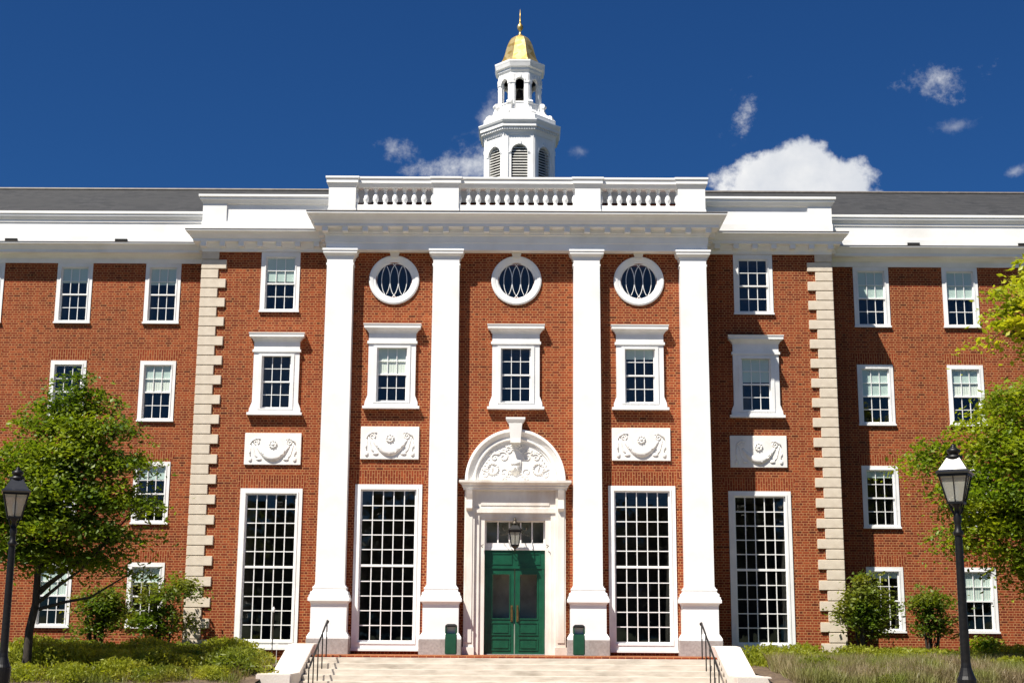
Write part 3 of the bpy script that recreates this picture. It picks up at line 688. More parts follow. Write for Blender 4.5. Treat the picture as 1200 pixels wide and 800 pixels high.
c = MB().loft([octa(r*.955, z) for r, z in ((1.2, 18.80), (1.40, 18.82), (1.42, 18.90), (1.46, 18.98), (1.46, 19.08), (1.56, 19.10), (1.56, 19.20), (1.60, 19.26), (1.63, 19.33), (1.63, 19.37), (1.30, 19.44))])
co = c.build('cornice', WHITE, CU)
dn = MB()
for k_ in range(8):
    T = MB()
    for i in range(13): T.box(-.55+.0917*i-.026, -.55+.0917*i+.026, -1.45, -1.385, 18.99, 19.08)
    T.xf(Matrix.Rotation(k_*PI/4, 4, 'Z')); dn.add(T.v, T.f)
dn.build('dentil_band', WHITE, co)
m2 = MB().loft([octa(r, z) for r, z in ((1.36, 19.38), (1.36, 19.62), (1.32, 19.66), (1.18, 19.68), (1.10, 19.80), (1.0, 19.95), (.95, 19.98))])
md = m2.build('lantern_base', WHITE, CU)
for k_ in range(8):                                        # scroll buttresses at the corners
    sc_ = MB(); prof = [(.75, 19.6), (1.34, 19.6), (1.36, 19.72), (1.30, 19.82), (1.20, 19.84), (1.10, 19.90), (1.03, 20.02), (1.02, 20.14), (1.06, 20.24), (1.03, 20.34), (.95, 20.37), (.85, 20.34), (.75, 20.3)]
    sc_.prism(prof, -.07, .07); 
    for x, z, rr in ((1.26, 19.73, .11), (.98, 20.26, .09)):
        sc_.loft([[(x+rr*math.cos(2*PI*i/12), yy, z+rr*math.sin(2*PI*i/12)) for i in range(12)] for yy in (-.10, .10)])
    sc_.xf(Matrix.Rotation(PI/8+k_*PI/4, 4, 'Z')); sc_.build('scroll_bracket', WHITE, md)
R2 = .80; W2 = 2*R2*math.tan(PI/8)
mb = MB()
for k_ in range(8):
    arch_face(mb, R2, W2, 19.7, 21.5, .165, 19.95, 21.12, .10, k_*PI/4)
    T = MB().box(-W2/2+.01, -.20, -R2-.03, -R2+.0, 19.8, 21.45).box(.20, W2/2-.01, -R2-.03, -R2, 19.8, 21.45)
    T.box(-W2/2-.01, -.17, -R2-.05, -R2, 21.08, 21.14).box(.17, W2/2+.01, -R2-.05, -R2, 21.08, 21.14)
    T.box(-W2/2-.01, -.17, -R2-.06, -R2, 19.9, 20.12).box(.17, W2/2+.01, -R2-.06, -R2, 19.9, 20.12)
    T.xf(Matrix.Rotation(k_*PI/4, 4, 'Z')); mb.add(T.v, T.f)
    # inner face
    arch_face(mb, R2-.10, 2*(R2-.10)*math.tan(PI/8), 19.7, 21.5, .155, 19.95, 21.12, .0, k_*PI/4)
LN = mb.build('lantern_stage', WHITE, CU, recalc=False)
for k_ in range(8):
    T = MB().box(-.165, .165, -R2+.02, -R2+.06, 19.95, 20.30).box(-.165, .165, -R2+.0, -R2+.08, 20.30, 20.35); T.xf(Matrix.Rotation(k_*PI/4, 4, 'Z')); T.build('belfry_parapet', WHITE, LN)
MB().loft([octa(.70, 21.42), octa(.70, 21.5)]).loft([octa(.70, 19.8), octa(.70, 19.9)]).build('lantern_floor', WHITE, LN)
MB().lathe([(.02, 21.42), (.02, 21.10), (.05, 21.08), (.12, 21.06), (.13, 20.93), (.155, 20.82), (.21, 20.70), (.22, 20.66), (.02, 20.66)], n=16).build('bell', BRONZE, LN, smooth=True)
MB().loft([octa(r*.94, z) for r, z in ((.75, 21.42), (.83, 21.44), (.85, 21.52), (.90, 21.60), (.90, 21.68), (.97, 21.72), (1.0, 21.84), (1.02, 21.90), (1.02, 21.96), (.72, 22.02))]).build('lantern_cornice', WHITE, CU)
dp = [(.76, 21.98), (.76, 22.04), (.72, 22.10), (.65, 22.23), (.59, 22.42), (.54, 22.62), (.49, 22.82), (.42, 23.0), (.33, 23.16), (.20, 23.27), (.09, 23.32), (.05, 23.36)]
DO = MB().loft([octa(r, z) for r, z in dp]).build('dome', GOLD, CU)
MB().lathe([(.05, 23.3), (.07, 23.38), (.04, 23.44), (.04, 23.52), (.07, 23.55), (.11, 23.62), (.12, 23.69), (.10, 23.76), (.05, 23.82), (.035, 23.86), (.05, 23.9), (.03, 23.95), (.022, 24.1), (.008, 24.42)], n=14).build('finial', GOLD, DO, smooth=True)

# ---- doorway
ds = MB()
for s in (-1, 1):
    a, b_ = sorted((s*1.50, s*1.20)); ds.box(a, b_, -.14, .03, 0, 4.80)
    a, b_ = sorted((s*1.46, s*1.26)); ds.box(a, b_, -.165, -.13, .35, 4.1)
    a, b_ = sorted((s*1.20, s*1.06)); ds.box(a, b_, -.06, .4, 0, 4.12)
    a, b_ = sorted((s*1.06, s*.90)); ds.box(a, b_, .0, .5, 0, 3.98)
    a, b_ = sorted((s*1.54, s*1.18)); ds.box(a, b_, -.20, .02, 0, .22)
ds.box(-.90, .90, .003, .5, 3.90, 3.99); ds.box(-1.06, 1.06, -.03, .5, 3.98, 4.12)
ds.box(-1.20, 1.20, -.10, .3, 4.12, 4.26); ds.box(-1.20, 1.20, -.06, .3, 4.26, 4.80); ds.box(-1.02, 1.02, -.08, .0, 4.34, 4.72)
DS = ds.build('door_surround', MARBLE, B)
for s in (-1, 1):
    cpts = [(0, 4.18), (-.05, 4.18), (-.14, 4.24), (-.12, 4.36), (-.10, 4.5), (-.16, 4.66), (-.20, 4.78), (0, 4.78)]
    c_ = MB(); c_.v = [(xx, yy-.14, zz) for xx in (s*1.44-.09, s*1.44+.09 if 1 else 0) for yy, zz in cpts]; n_ = len(cpts)
    c_.v = [(x - s*.08, y, z) for x, y, z in c_.v]
    c_.f = [tuple(range(n_)), tuple(range(2*n_-1, n_-1, -1))] + [(i, i+n_, (i+1) % n_+n_, (i+1) % n_) for i in range(n_)]
    c_.build('console_bracket', MARBLE, DS)
MB().sweep([(-1.52, .03), (-1.52, -.20), (1.52, -.20), (1.52, .03)], [(-.2, 4.79), (.02, 4.79), (.03, 4.86), (.06, 4.88), (.06, 4.92), (.13, 4.99), (.15, 5.0), (.15, 5.07), (-.2, 5.10)]).build('door_cornice', MARBLE, DS)
# arch
zc = 5.08; n = 40; ar = MB(); prof = [(1.50, .02), (1.50, -.16), (1.45, -.18), (1.42, -.18), (1.40, -.15), (1.28, -.07), (1.25, -.07), (1.25, -.10), (1.20, -.10), (1.17, -.05), (1.13, -.05), (1.13, .02)]
ar.loft([[(r*math.cos(PI*i/n), y, zc+(r*1.03)*math.sin(PI*i/n)) for r, y in prof] for i in range(n+1)], True, True)
AR = ar.build('arch', MARBLE2, B)
ty = MB().add([(1.2*math.cos(PI*i/n), -.02, zc+1.2*math.sin(PI*i/n)) for i in range(n+1)], [tuple(range(n+1))]); TY = ty.build('tympanum', MARBLE2, AR, recalc=False)
rl = MB(); yb = -.04
rl.prism([(-.17, zc+.62), (.17, zc+.62), (.17, zc+.36), (.12, zc+.24), (0, zc+.16), (-.12, zc+.24), (-.17, zc+.36)], -.085, -.01)
rl.prism([(-.13, zc+.58), (.13, zc+.58), (.13, zc+.47), (-.13, zc+.47)], -.10, -.08)
rl.tube([(-.13, -.09, zc+.25), (0, -.10, zc+.42), (.13, -.09, zc+.25)], .018, 6)
for s in (-1, 1):
    rl.tube([(s*(.68+.15*math.cos(2*PI*i/18)), yb, zc+.36+.15*math.sin(2*PI*i/18)) for i in range(19)], .028, 6)
    for i in range(14): rl.blob((s*.68+.16*math.cos(i*.449), yb-.02, zc+.36+.16*math.sin(i*.449)), .03, 6, 4)
    rl.tube([(s*.68, yb, zc+.26), (s*.70, yb-.01, zc+.45)], .02, 6)
    for (x0, z0, R_, st, dr) in ((.36, .72, .17, .5, 1), (.34, .26, .15, -1.4, -1), (.92, .20, .12, 1.2, 1), (.62, .70, .12, 2.5, -1), (.20, .92, .11, 1.0, 1)):
        pts = [(s*(x0+R_*(1-k_/26)*math.cos(st+dr*k_*.36)), yb, zc+z0+R_*(1-k_/26)*math.sin(st+dr*k_*.36)) for k_ in range(22)]
        rl.tube(pts, [.022-.0006*k_ for k_ in range(22)], 6)
        for k_ in range(5):
            a_ = st+dr*k_*.5; rl.blob((s*(x0+(R_+.04)*math.cos(a_)), yb, zc+z0+(R_+.04)*math.sin(a_)), (.045, .02, .022), 6, 4)
for i in range(26):
    a_ = .25+(PI-.5)*i/25; rl.blob((1.02*math.cos(a_), yb+.01, zc+1.02*math.sin(a_)), (.028, .018, .028), 6, 4)
rl.v = [(x, -.02+(y+.02)*.6, z) for x, y, z in rl.v]; rl.build('carved_relief', MARBLE2, TY, smooth=True)
ks = MB(); ks.add([(-.15, -.24, 6.22), (.15, -.24, 6.22), (.15, 0, 6.22), (-.15, 0, 6.22), (-.20, -.28, 6.78), (.20, -.28, 6.78), (.20, 0, 6.78), (-.20, 0, 6.78)], [(0,3,2,1),(4,5,6,7),(0,1,5,4),(1,2,6,5),(2,3,7,6),(3,0,4,7)])
ks.rectloft([(.20, .14, 6.78), (.24, .16, 6.82), (.29, .19, 6.90), (.29, .19, 6.96), (.2, .1, 6.97)], 0, -.13)
ks.box(-.155, .155, -.27, -.2, 6.20, 6.28); ks.build('keystone', MARBLE2, AR)
# doors
DY = .25
df = MB(); df.box(-.90, .90, DY, DY+.1, 3.04, 3.20); df.box(-.90, .90, DY-.03, DY+.02, 3.04, 3.09)
frame_ring(df, -.90, .90, 3.20, 3.92, .05, DY, DY+.08)
for i in range(1, 5): x = -.85+1.7*i/5; df.box(x-.02, x+.02, DY+.01, DY+.06, 3.25, 3.87)
TR = df.build('transom_window', TRIM, B)
pn = MB(); pane_grid(pn, -.85, .85, 3.25, 3.87, 5, 1, DY+.05); pn.build('pane', GLASS, TR, recalc=False)
tp = MB().box(-.90, .90, DY+.02, DY+.09, 2.52, 3.04).box(-.88, -.80, DY-.0, DY+.05, 0, 2.52).box(.80, .88, DY, DY+.05, 0, 2.52)
for s in (-1, 1): frame_ring(tp, min(s*.08, s*.76), max(s*.08, s*.76), 2.62, 2.96, .03, DY+.0, DY+.03)
tp.box(-.90, .90, DY-.01, DY+.03, 2.50, 2.54)
DOOR = tp.build('doorway', GREEN, B)
for s in (-1, 1):
    a, b_ = sorted((s*.015, s*.80)); lf = MB()
    fw_ = .13
    lf.box(a, a+fw_, DY+.02, DY+.08, 0.02, 2.5); lf.box(b_-fw_, b_, DY+.02, DY+.08, 0.02, 2.5); lf.box(a+fw_, b_-fw_, DY+.022, DY+.08, 2.34, 2.5); lf.box(a+fw_, b_-fw_, DY+.022, DY+.08, .02, 1.04)
    for z0, z1 in ((.12, .48), (.56, .94)):
        frame_ring(lf, a+.1, b_-.1, z0, z1, .035, DY+.0, DY+.03); lf.box(a+.17, b_-.17, DY+.005, DY+.03, z0+.07, z1-.07)
    frame_ring(lf, a+fw_-.02, b_-fw_+.02, 1.02, 2.36, .03, DY+.0, DY+.03)
    o = lf.build('door', GREEN, DOOR)
    pn = MB(); pn.quad((a+fw_, DY+.05, 1.04), (b_-fw_, DY+.05, 1.04), (b_-fw_, DY+.05, 2.34), (a+fw_, DY+.05, 2.34)); pn.build('door_glass', GLASS, DOOR, recalc=False)
    MB().tube([(s*.085, DY+.02, .98), (s*.085, DY-.06, 1.0), (s*.085, DY-.06, 1.38), (s*.085, DY+.02, 1.40)], .013, 8).box(s*.085-.03, s*.085+.03, DY+.0, DY+.02, .95, 1.43).build('door_handle', BRASS, DOOR)
interior(DOOR, -.9, .9, .0, 3.92, DY+.12, .55, PALEROOM)  # shallow pale box added close behind the door glass to brighten it
MB().box(-.92, .92, .1, .62, 0.0, .02).build('threshold', GRANITE, B)

# ------------------------------------------------------------------ entrance lantern (hangs over the door)
def lantern_parts(root, h, wt, wb, roof_h, iron, roofm, z0, rscale=1.0):
    """glass box tapering down from half-width wt to wb, between z0 and z0+h, roof above"""
    g_ = MB(); g_.rectloft([(wb*.93, wb*.93, z0+.01), (wt*.93, wt*.93, z0+h)], 0, 0); g_.build('lamp_glass', LAMPGLASS, root)
    f_ = MB(); t_ = .016*rscale
    for sx in (-1, 1):
        for sy in (-1, 1): f_.tube([(sx*wb, sy*wb, z0), (sx*wt, sy*wt, z0+h)], t_, 6)
    for z, w_ in ((z0, wb), (z0+h, wt)):
        for s in (-1, 1):
            f_.box(-w_-t_, w_+t_, s*w_-t_, s*w_+t_, z-t_*1.2, z+t_*1.2); f_.box(s*w_-t_, s*w_+t_, -w_, w_, z-t_*1.1, z+t_*1.1)
    for s in (-1, 1):
        f_.tube([(0, s*wb, z0), (0, s*wt, z0+h)], t_*.55, 6); f_.tube([(s*wb, 0, z0), (s*wt, 0, z0+h)], t_*.55, 6)
    f_.box(-wb, wb, -wb, wb, z0-.02, z0+.012)
    f_.build('lamp_frame', iron, root)
    r_ = MB(); zt = z0+h
    r_.rectloft([(wt+.03, wt+.03, zt+.015), (wt+.035, wt+.035, zt+.04), (wt*.98, wt*.98, zt+.07), (wt*.42, wt*.42, zt+roof_h)], 0, 0)
    r_.build('lamp_roof', roofm, root)
    bl_ = MB(); bl_.lathe([(.02*rscale, z0+.02), (.035*rscale, z0+.06), (.05*rscale, z0+h*.4), (.05*rscale, z0+h*.6), (.02*rscale, z0+h*.75)], n=10); bl_.build('lamp_bulb', CURTAIN, root, smooth=True)
HL = empty('hanging_lantern', (0, -.17, 3.12)); tag(HL, 'black iron lantern hanging above the green double door', 'lantern')
lantern_parts(HL, .40, .165, .11, .19, IRON, IRON, .04)
MB().lathe([(.10, .66), (.11, .69), (.07, .72), (.04, .76), (.05, .79), (.015, .84)], n=12).build('finial', BRONZE, HL, smooth=True)
MB().lathe([(.015, -.14), (.035, -.10), (.02, -.07), (.07, -.03), (.11, .0), (.11, .03)], n=12).build('lower_boss', BRONZE, HL, smooth=True)
br = MB().tube([(0, 0, .80), (0, .1, .86), (0, .20, .80)], .018, 6)
for s in (-1, 1):
    br.tube([(s*.10, .02, .60), (s*.24, .06, .46), (s*.34, .15, .50), (s*.36, .38, .62)], .012, 6)
    br.tube([(s*.12, .02, .46), (s*.30, .1, .36), (s*.42, .3, .34), (s*.42, .40, .42)], .010, 6)
    br.tube([(s*.95, .12, -.02), (s*1.0, .06, .03), (s*.93, .04, .06)], .012, 6)
br.build('bracket', BRONZE, HL)

# ------------------------------------------------------------------ steps, cheek walls, rails
ST = empty('entrance_steps', (0, -2.2, 0)); tag(ST, 'wide flight of pale stone steps below the brick terrace', 'steps')
for i in range(9):
    z = -.056-.145*i; MB().box(-5.6, 5.6, -.10-.40*(i+1), -.10-.40*i+.05, z-.145-.02, z-.004).build('step', STEP, ST, bevel=.012) if i < 8 else None
for s, side in ((-1, 'left'), (1, 'right')):
    cw = empty('stair_wall', (s*5.98, -1.2, 0)); tag(cw, 'pale granite cheek wall sloping down the %s side of the steps' % side, 'wall', 'cheek walls of the steps')
    b = MB(); v = []
    for x in (-.36, .36): v += [(x, .2, .30), (x, -.55, .28), (x, -3.0, -.42), (x, -3.0, -1.5), (x, .2, -1.5)]
    b.add(v, [(0,1,2,3,4), (9,8,7,6,5), (0,5,6,1), (1,6,7,2), (2,7,8,3), (3,8,9,4), (4,9,5,0)]); b.build('coping', CHEEK, cw, bevel=.015)
    x0, x1 = (-.5, .38) if s < 0 else (-.38, .5)
    MB().box(x0, x1, -4.6, -3.0, -1.5, -.42).build('end_block', CHEEK, cw, bevel=.02)
    rl = empty('handrail', (s*5.17, -2.4, 0)); tag(rl, 'thin black iron handrail on the %s side of the steps' % side, 'handrail', 'black handrails of the steps')
    rp = [(0, .05, .86), (0, -.02, .93)] + [(0, -.02-.4*i, .93-.1625*i*1.0*.93) for i in range(1, 9)]
    MB().tube(rp, .026, 8).blob((0, .03, .90), .045).build('rail', IRON, rl, smooth=True)
    for i in range(0, 8, 1):
        if i % 1 == 0:
            y = -.06-.8*i
            if y < -3.4: break
            zt = .93+y*.378; zs = -.06-.145*max(0, math.ceil((-y-.0)/.40)) if i else -.0
            MB().tube([(0, y, zs-.05), (0, y, zt)], .017, 8).build('post', IRON, rl)
# ------------------------------------------------------------------ bins
def bin_(x, label):
    o = empty('trash_bin', (x, -1.15, 0)); tag(o, label, 'bin', 'green bins flanking the door')
    b = MB().rectloft([(.165, .165, 0.02), (.165, .165, .60)], 0, 0); b.build('bin_body', BINGREEN, o, bevel=.02)
    h_ = MB()
    for s in (-1, 1): h_.box(s*.15-.018, s*.15+.018, -.155, .155, .60, .79)
    h_.box(-.132, .132, .12, .155, .60, .79); h_.build('bin_hood_side', BINGREEN, o)
    MB().rectloft([(.17, .17, .79), (.17, .17, .82), (.11, .11, .87)], 0, 0).build('bin_lid', IRON, o, bevel=.01)
    MB().box(-.128, .128, .05, .07, .605, .785).build('bin_liner', TRIM, o)
bin_(-1.80, 'square dark green bin on the terrace to the left of the green door')
bin_(1.84, 'square dark green bin on the terrace to the right of the green door')

# ------------------------------------------------------------------ street lamps
def street_lamp(x, y, ztop, label, rz):
    o = empty('street_lamp', (x, y, -1.22), rz); tag(o, label, 'street lamp', 'black lantern lamp posts')
    H = ztop+1.22
    zg = H-.78                                    # bottom of glass
    p_ = MB().lathe([(.18, 0), (.18, .08), (.15, .12), (.15, .30), (.11, .36), (.10, .95), (.11, 1.0), (.115, 1.12), (.12, 1.22), (.12, 1.30), (.10, 1.34), (.08, 1.40), (.068, 1.44), (.060, 1.5), (.050, zg-.62), (.046, zg-.40)], n=20)
    p_.build('post', IRON, o, smooth=False)
    c_ = MB().lathe([(.046, zg-.42), (.066, zg-.40), (.066, zg-.37), (.042, zg-.34), (.04, zg-.26), (.055, zg-.20), (.036, zg-.14), (.032, zg-.06), (.07, zg-.02), (.07, zg)], n=16)
    for k_ in range(4):
        a = PI/4+k_*PI/2; c_.tube([(.035*math.cos(a), .035*math.sin(a), zg-.16), (.08*math.cos(a), .08*math.sin(a), zg-.10), (.115*math.cos(a), .115*math.sin(a), zg+.0)], .010, 5)
    c_.build('post_head', IRON, o, smooth=True)
    lantern_parts(o, .345, .175, .095, .235, IRON, LAMPROOF, zg, .75)
    zt = zg+.345+.225
    MB().lathe([(.095, zt-.02), (.11, zt), (.11, zt+.03), (.06, zt+.045), (.06, zt+.06), (.085, zt+.08), (.085, zt+.11), (.05, zt+.13), (.03, zt+.15), (.035, zt+.165), (.012, zt+.185)], n=16).build('lamp_cap', IRON, o, smooth=True)
    return o
street_lamp(5.69, -24, 3.05, 'black lantern lamp post in front of the light green tree at right', math.radians(-26))
street_lamp(-7.42, -21, 3.03, 'black lantern lamp post at the left edge in front of the dark tree', math.radians(20))
# garden spotlight on a stake
gl_ = empty('garden_light', (-7.0, -.5, -.35)); tag(gl_, 'thin grey stake light in the bed before the tall left window', 'garden light')
MB().tube([(0, 0, 0), (0, 0, 1.55)], .018, 6).build('stake', BRONZE, gl_); MB().lathe([(.02, 1.52), (.035, 1.55), (.035, 1.63), (.01, 1.68)], n=10).build('light_head', WHITE, gl_)
for x, y, lb in ((-7.35, -1.2, 'small white marker flag in the bed, farther from the steps'), (-6.75, -1.2, 'small white marker flag in the bed, close to the steps')):
    o = empty('marker_flag', (x, y, -.35)); tag(o, lb, 'marker', 'small white markers in the left bed')
    MB().tube([(0, 0, 0), (0, 0, .62)], .006, 5).build('flag_wire', TRIM, o); MB().box(-.05, .05, -.004, .004, .52, .64).build('flag', TRIM, o)

# ------------------------------------------------------------------ foliage
rg = random.Random(11)
def leaf(vs, fs, c, size, nrm, elong=1.7):
    n = nrm.normalized(); a = n.orthogonal().normalized(); q = rg.random()*6.283
    a = a*math.cos(q)+n.cross(a)*math.sin(q); b = n.cross(a); k = len(vs); l = size*elong/2; w_ = size/2
    vs += [c-a*l, c+b*w_-n*size*.12, c+a*l-n*size*.1, c-b*w_-n*size*.12]
    fs += [(k, k+1, k+2), (k, k+2, k+3)]
def leafmesh(name, vs, fs, mat, parent):
    me = bpy.data.meshes.new(name); me.from_pydata([tuple(v) for v in vs], [], fs); me.materials.append(mat)
    o = bpy.data.objects.new(name, me); col.objects.link(o); o.parent = parent; return o
def tree(name, base, trunk_top, tr, blobs, nclump, nleaf, size, mat, label, cat='tree', group=None, stems=1, flat=.5, lean=(0, 0), spread=.34, bark=BARK):
    """blobs: (x,y,z,rx,ry,rz) relative to base"""
    o = empty(name, base); tag(o, label, cat, group)
    t_ = MB(); H = trunk_top
    for s in range(stems):
        ox, oy = (0, 0) if stems == 1 else (rg.uniform(-.12, .12), rg.uniform(-.12, .12))
        tp_ = Vector((lean[0]+ox*3.5, lean[1]+oy*3, H))
        pts = []; 
        for i in range(7):
            u = i/6; pts.append(Vector((ox, oy, -.1)).lerp(tp_, u)+Vector((rg.gauss(0, tr*.25), rg.gauss(0, tr*.25), 0))*(1 if 0 < i < 6 else 0))
        t_.tube(pts, [tr*(1.25-.6*i/6) if i else tr*1.5 for i in range(7)], 9)
    t_.build('trunk', bark, o, smooth=True)
    lb = MB(); vs, fs = [], []
    top = Vector((lean[0], lean[1], H))
    tot_ = sum(b[3]*b[4]*b[5] for b in blobs)
    for (bx, by, bz, rx, ry, rz) in blobs:
        c = Vector((bx, by, bz)); st = Vector((lean[0]*.8, lean[1]*.8, max(H*.45, min(H*.98, bz-abs(bx)*.8)))) if stems == 1 else Vector((rg.uniform(-.2, .2), rg.uniform(-.2, .2), H*rg.uniform(.2, .6)))
        mid = st.lerp(c, .55)+Vector((rg.gauss(0, .1), rg.gauss(0, .1), -.08*abs(c.x)))
        lb.tube([st, st.lerp(mid, .5)+Vector((0, 0, .03)), mid, c], [tr*.5, tr*.4, tr*.3, tr*.15], 6)
        share = rx*ry*rz/tot_; nc = max(4, int(nclump*share**.85 * (len(blobs)**-.0)))
        for _ in range(nc):
            d = Vector((rg.gauss(0, 1), rg.gauss(0, 1), rg.gauss(0, 1))).normalized(); rr = rg.uniform(.25, 1.0)**.5*rg.choice((1, 1, 1, 1.18))
            cc_ = c+Vector((d.x*rx*rr, d.y*ry*rr, d.z*rz*rr))
            if rg.random() < .55: lb.tube([c.lerp(mid, rg.random()*.7), c.lerp(cc_, .5)+Vector((0, 0, .05)), cc_], [tr*.13, tr*.09, tr*.04], 4)
            cs = spread*rg.uniform(.6, 1.3); out_ = Vector((d.x, d.y, 0))
            tilt = Vector((rg.gauss(0, .35), rg.gauss(0, .35), 1))
            for _ in range(int(nleaf*rg.uniform(.6, 1.4))):
                p_ = Vector((rg.gauss(0, cs), rg.gauss(0, cs), rg.gauss(0, cs*flat*.5)))
                p_.z -= .35*(p_.x*p_.x+p_.y*p_.y)/max(cs, .05)*.5
                leaf(vs, fs, cc_+p_+out_*abs(rg.gauss(0, cs*.6)), size*rg.uniform(.6, 1.3), tilt+Vector((rg.gauss(0, .5), rg.gauss(0, .5), rg.gauss(0, .3))))
    lb.build('branch', bark, o, smooth=True)
    leafmesh('crown', vs, fs, mat, o)
    return o
# left tree: crown px x -20..165, y 425..610
tree('broadleaf_tree', (-12.44, -5.5, -.7), 4.1, .10,
     [(0.95, 0.00, 7.54, 0.32, 0.37, 0.51), (1.41, 0.00, 7.17, 0.42, 0.46, 0.32), (0.40, 0.09, 6.94, 0.51, 0.56, 0.42), (-0.16, 0.09, 6.61, 0.37, 0.46, 0.23), (1.18, -0.19, 6.48, 0.74, 0.74, 0.37), (2.15, -0.09, 6.57, 0.37, 0.46, 0.15), (-0.48, 0.19, 5.74, 0.83, 0.83, 0.42), (0.91, -0.37, 5.74, 0.83, 0.93, 0.42),
      (2.20, 0.00, 5.64, 0.65, 0.65, 0.23), (0.44, -0.46, 5.00, 0.93, 1.02, 0.42), (1.92, -0.28, 4.72, 0.74, 0.83, 0.32), (-0.85, 0.19, 4.62, 0.83, 0.93, 0.46), (2.80, -0.09, 4.58, 0.42, 0.46, 0.17), (1.09, -0.28, 3.98, 0.93, 0.93, 0.37), (2.20, -0.19, 3.79, 0.56, 0.56, 0.19),
      (-0.30, 0.00, 3.61, 0.74, 0.83, 0.37), (2.66, -0.19, 2.78, 0.56, 0.37, 0.09), (1.37, 0.28, 3.33, 0.56, 0.74, 0.28), (.2, .2, 3.2, .7, .8, .3), (-.3, 0, 4.3, .8, .8, .4)],
     420, 62, .082, LEAF_A, 'dark green spreading tree beside the lamp post at left', flat=.45, lean=(.35, 0))
# right tree: crown px 1045..1200+, y 450..700
tree('broadleaf_tree', (13.95, -4, -.6), 4.6, .14,
     [(.2, 0, 7.4, 1.0, .9, .8), (-1.1, -.2, 6.7, .7, .7, .5), (-2.2, 0, 5.9, .8, .7, .4), (-.5, -.5, 5.9, 1.2, 1.0, .7), (-1.6, -.3, 5.0, 1.1, 1.0, .55), (.9, 0, 6.1, 1.2, 1.2, .8),
      (.1, -.5, 4.6, 1.2, 1.0, .6), (-1.3, -.2, 3.9, 1.0, .9, .45), (-.2, -.3, 3.3, 1.0, .9, .45), (1.3, 0, 4.4, 1.2, 1.1, .7), (-2.6, 0, 6.4, .45, .4, .18), (1.2, .2, 3.1, .9, .9, .5), (-.95, -.4, 7.6, .35, .4, .35), (.9, -.4, 5.4, 1.1, 1.0, .6), (-.7, -.3, 4.3, .9, .9, .4), (1.0, -.3, 3.6, 1.0, .9, .5), (.3, -.3, 2.7, .7, .6, .3)],
     520, 60, .085, LEAF_B, 'bright green tree with a full crown behind the right lamp post', flat=.5)
# near tree beyond the right edge: yellow-green leaves reach into the frame
tree('broadleaf_tree', (12.8, -9, -1.0), 8.4, .15,
     [(-.75, 0, 9.55, .5, .6, .3), (-1.0, 0, 8.75, .5, .5, .2), (.1, 0, 9.2, 1.0, 1.0, .7), (1.2, 0, 8.2, 1.2, 1.2, 1.0), (.6, .2, 10.2, .9, .9, .7), (2.0, 0, 9.4, 1.1, 1.1, .9), (1.6, -.5, 6.8, 1.0, 1.0, .7)],
     230, 60, .10, LEAF_C, 'yellow green tree reaching in at the right edge, above the others', flat=.45, spread=.26, lean=(1.9, 0))
# multi-stem bushes
def bush(x, y, z, H, W_, nb, label, mat=LEAF_D, seed=1, nc=80):
    rg.seed(seed); bl = []
    for _ in range(nb):
        a = rg.random()*6.283; r = rg.random()**.5*W_*.55; bl.append((r*math.cos(a), r*math.sin(a)*.7, H*rg.uniform(.42, .92), W_*.36, W_*.3, H*.13))
    tree('garden_shrub', (x, y, z), H*.55, .035, bl, nc, 34, .078, mat, label, 'shrub', 'upright shrubs along the wall', stems=5, flat=.8, spread=.2)
bush(-12.25, .3, -.35, 2.35, .95, 9, 'dark green upright shrub nearest the left tree trunk', seed=3, nc=95)
bush(-10.35, .2, -.35, 2.6, 1.2, 9, 'loose upright shrub in front of the left stone quoins', seed=5, nc=80)
bush(10.35, .3, -.35, 2.8, 1.0, 10, 'dense round shrub beside the right stone quoins', seed=8, nc=120)
bush(12.3, .4, -.35, 2.5, .95, 8, 'airy reddish green shrub behind the right lamp post', seed=13, nc=70)
bush(13.6, -.6, -.4, 1.05, .55, 5, 'small sparse shrub right of the right lamp post', seed=21, nc=30, mat=LEAF_B)
# low mounded shrubs, three shapes copied
def mound(seed, mat):
    rg.seed(seed); vs, fs = [], []
    for _ in range(2600):
        a = rg.random()*6.283; ph = rg.random()**.6; r = rg.uniform(.55, 1.05)
        d = Vector((math.cos(a)*math.sqrt(1-ph*ph*.98), math.sin(a)*math.sqrt(1-ph*ph*.98), ph)); lump = 1+.22*math.sin(a*3+seed)*math.cos(ph*5)
        c = Vector((d.x*.55*r*lump, d.y*.5*r*lump, d.z*.42*r*lump))
        leaf(vs, fs, c, rg.uniform(.016, .034), Vector((rg.gauss(0, 1), rg.gauss(0, 1), rg.gauss(0, .4))), 3.2)
    me = bpy.data.meshes.new('low_shrub'); me.from_pydata([tuple(v) for v in vs], [], fs); me.materials.append(mat)
    o = bpy.data.objects.new('low_shrub', me); col.objects.link(o); return o
protos = [mound(1, LEAF_E), mound(2, LEAF_F), mound(5, LEAF_E)]
used = set()
def place_mound(x, y, s, lb, gp, idx):
    p_ = protos[idx]
    if idx not in used: o = p_; used.add(idx)
    else: o = p_.copy(); col.objects.link(o)
    o.location = (x, y, gz(x, y)+.02); o.rotation_euler.z = rg.random()*6.28; o.scale = (s*rg.uniform(1.0, 1.4), s*rg.uniform(.9, 1.2), s*rg.uniform(.85, 1.15)); tag(o, lb, 'shrub', gp)
rg.seed(77)
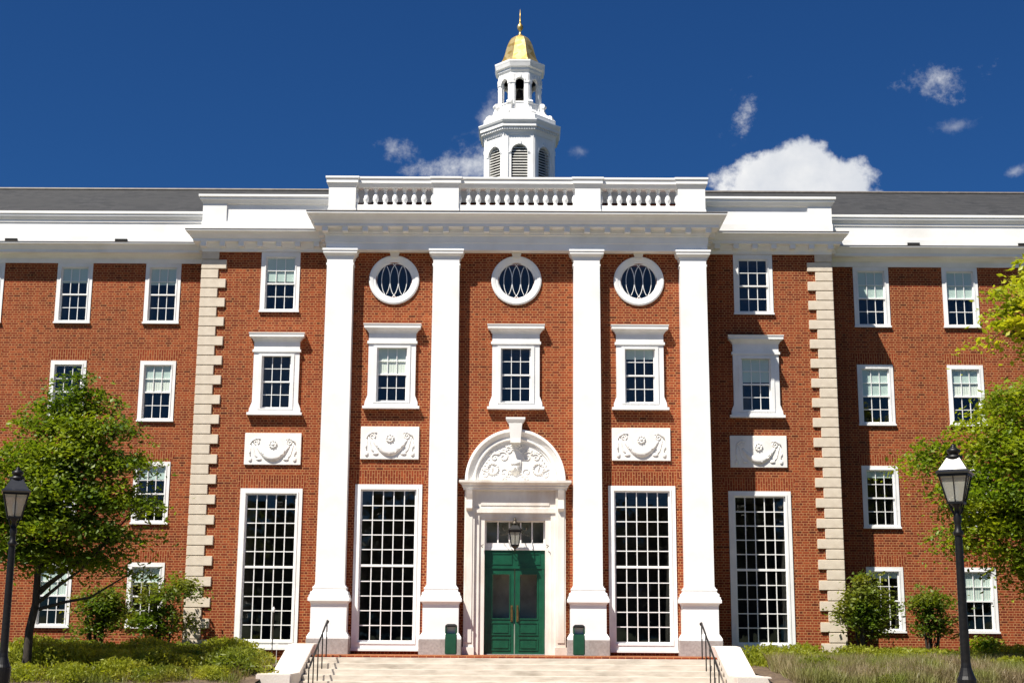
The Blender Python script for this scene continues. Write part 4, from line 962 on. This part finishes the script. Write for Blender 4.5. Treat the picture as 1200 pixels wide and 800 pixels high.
for s, side in ((-1, 'left'), (1, 'right')):
    for j, (yy, n_, sz) in enumerate(((.55, 11, 1.15), (-.9, 13, 1.5), (-2.6, 11, 1.45), (-4.6, 10, 1.4), (-6.3, 9, 1.25))):
        if s > 0 and j >= 2: n_ = 6 if j < 4 else 3; sz *= .8
        for i in range(n_):
            x = 6.95+(i+.5+rg.uniform(-.3, .3))*(10.0/n_)
            if x > 12.8 and j < 1 : continue
            if yy > 0 and x > 10.2: y_ = yy+rg.uniform(-.4, .9)
            else: y_ = yy+rg.uniform(-.4, .4)
            place_mound(s*x, y_, sz*rg.uniform(.75, 1.2), 'low mounded green shrub in the planting bed %s of the steps' % side, 'low shrubs in the %s bed' % side, rg.choice((0, 1, 2)))
# ground cover that nobody could count
def blades(name, region, n, h, mat, label):
    vs, fs = [], []
    for _ in range(n):
        x = rg.uniform(region[0], region[1]); y = rg.uniform(region[2], region[3]); z = gz(x, y)+.02
        if .5+.5*math.sin(x*2.1+math.sin(y*3)*1.5)*math.sin(y*1.9+x) < rg.random()*.8: continue
        hh = h*rg.uniform(.5, 1.25); lx, ly = rg.gauss(0, .3)*hh, rg.gauss(0, .3)*hh; w_ = rg.uniform(.004, .010); a = rg.random()*3.14
        dx, dy = math.cos(a)*w_, math.sin(a)*w_; k = len(vs)
        vs += [(x-dx, y-dy, z), (x+dx, y+dy, z), (x+lx*.5+dx, y+ly*.5+dy, z+hh*.6), (x+lx*.5-dx, y+ly*.5-dy, z+hh*.6), (x+lx, y+ly, z+hh)]
        fs += [(k, k+1, k+2, k+3), (k+3, k+2, k+4)]
    me = bpy.data.meshes.new(name); me.from_pydata(vs, [], fs); me.materials.append(mat)
    o = bpy.data.objects.new(name, me); col.objects.link(o); return tag(o, label, 'ground cover', kind='stuff')
blades('ground_cover', (-17, -6.7, -7.0, -1.5), 34000, .28, GRASSY, 'mixed green and brown stems covering the left planting bed')
blades('dry_lavender', (6.9, 16, -6.8, -2.8), 70000, .46, STALK, 'mass of grey brown lavender stalks along the front of the right bed')

# ------------------------------------------------------------------ trees across the lawn behind the viewpoint (the window glass mirrors them)
rg.seed(99)
def far_tree(x, y, H, W_):
    bl = [(rg.uniform(-.45, .45)*W_, rg.uniform(-.3, .3)*W_, H*rg.uniform(.12, .9), W_*.4, W_*.3, H*.16) for _ in range(11)]
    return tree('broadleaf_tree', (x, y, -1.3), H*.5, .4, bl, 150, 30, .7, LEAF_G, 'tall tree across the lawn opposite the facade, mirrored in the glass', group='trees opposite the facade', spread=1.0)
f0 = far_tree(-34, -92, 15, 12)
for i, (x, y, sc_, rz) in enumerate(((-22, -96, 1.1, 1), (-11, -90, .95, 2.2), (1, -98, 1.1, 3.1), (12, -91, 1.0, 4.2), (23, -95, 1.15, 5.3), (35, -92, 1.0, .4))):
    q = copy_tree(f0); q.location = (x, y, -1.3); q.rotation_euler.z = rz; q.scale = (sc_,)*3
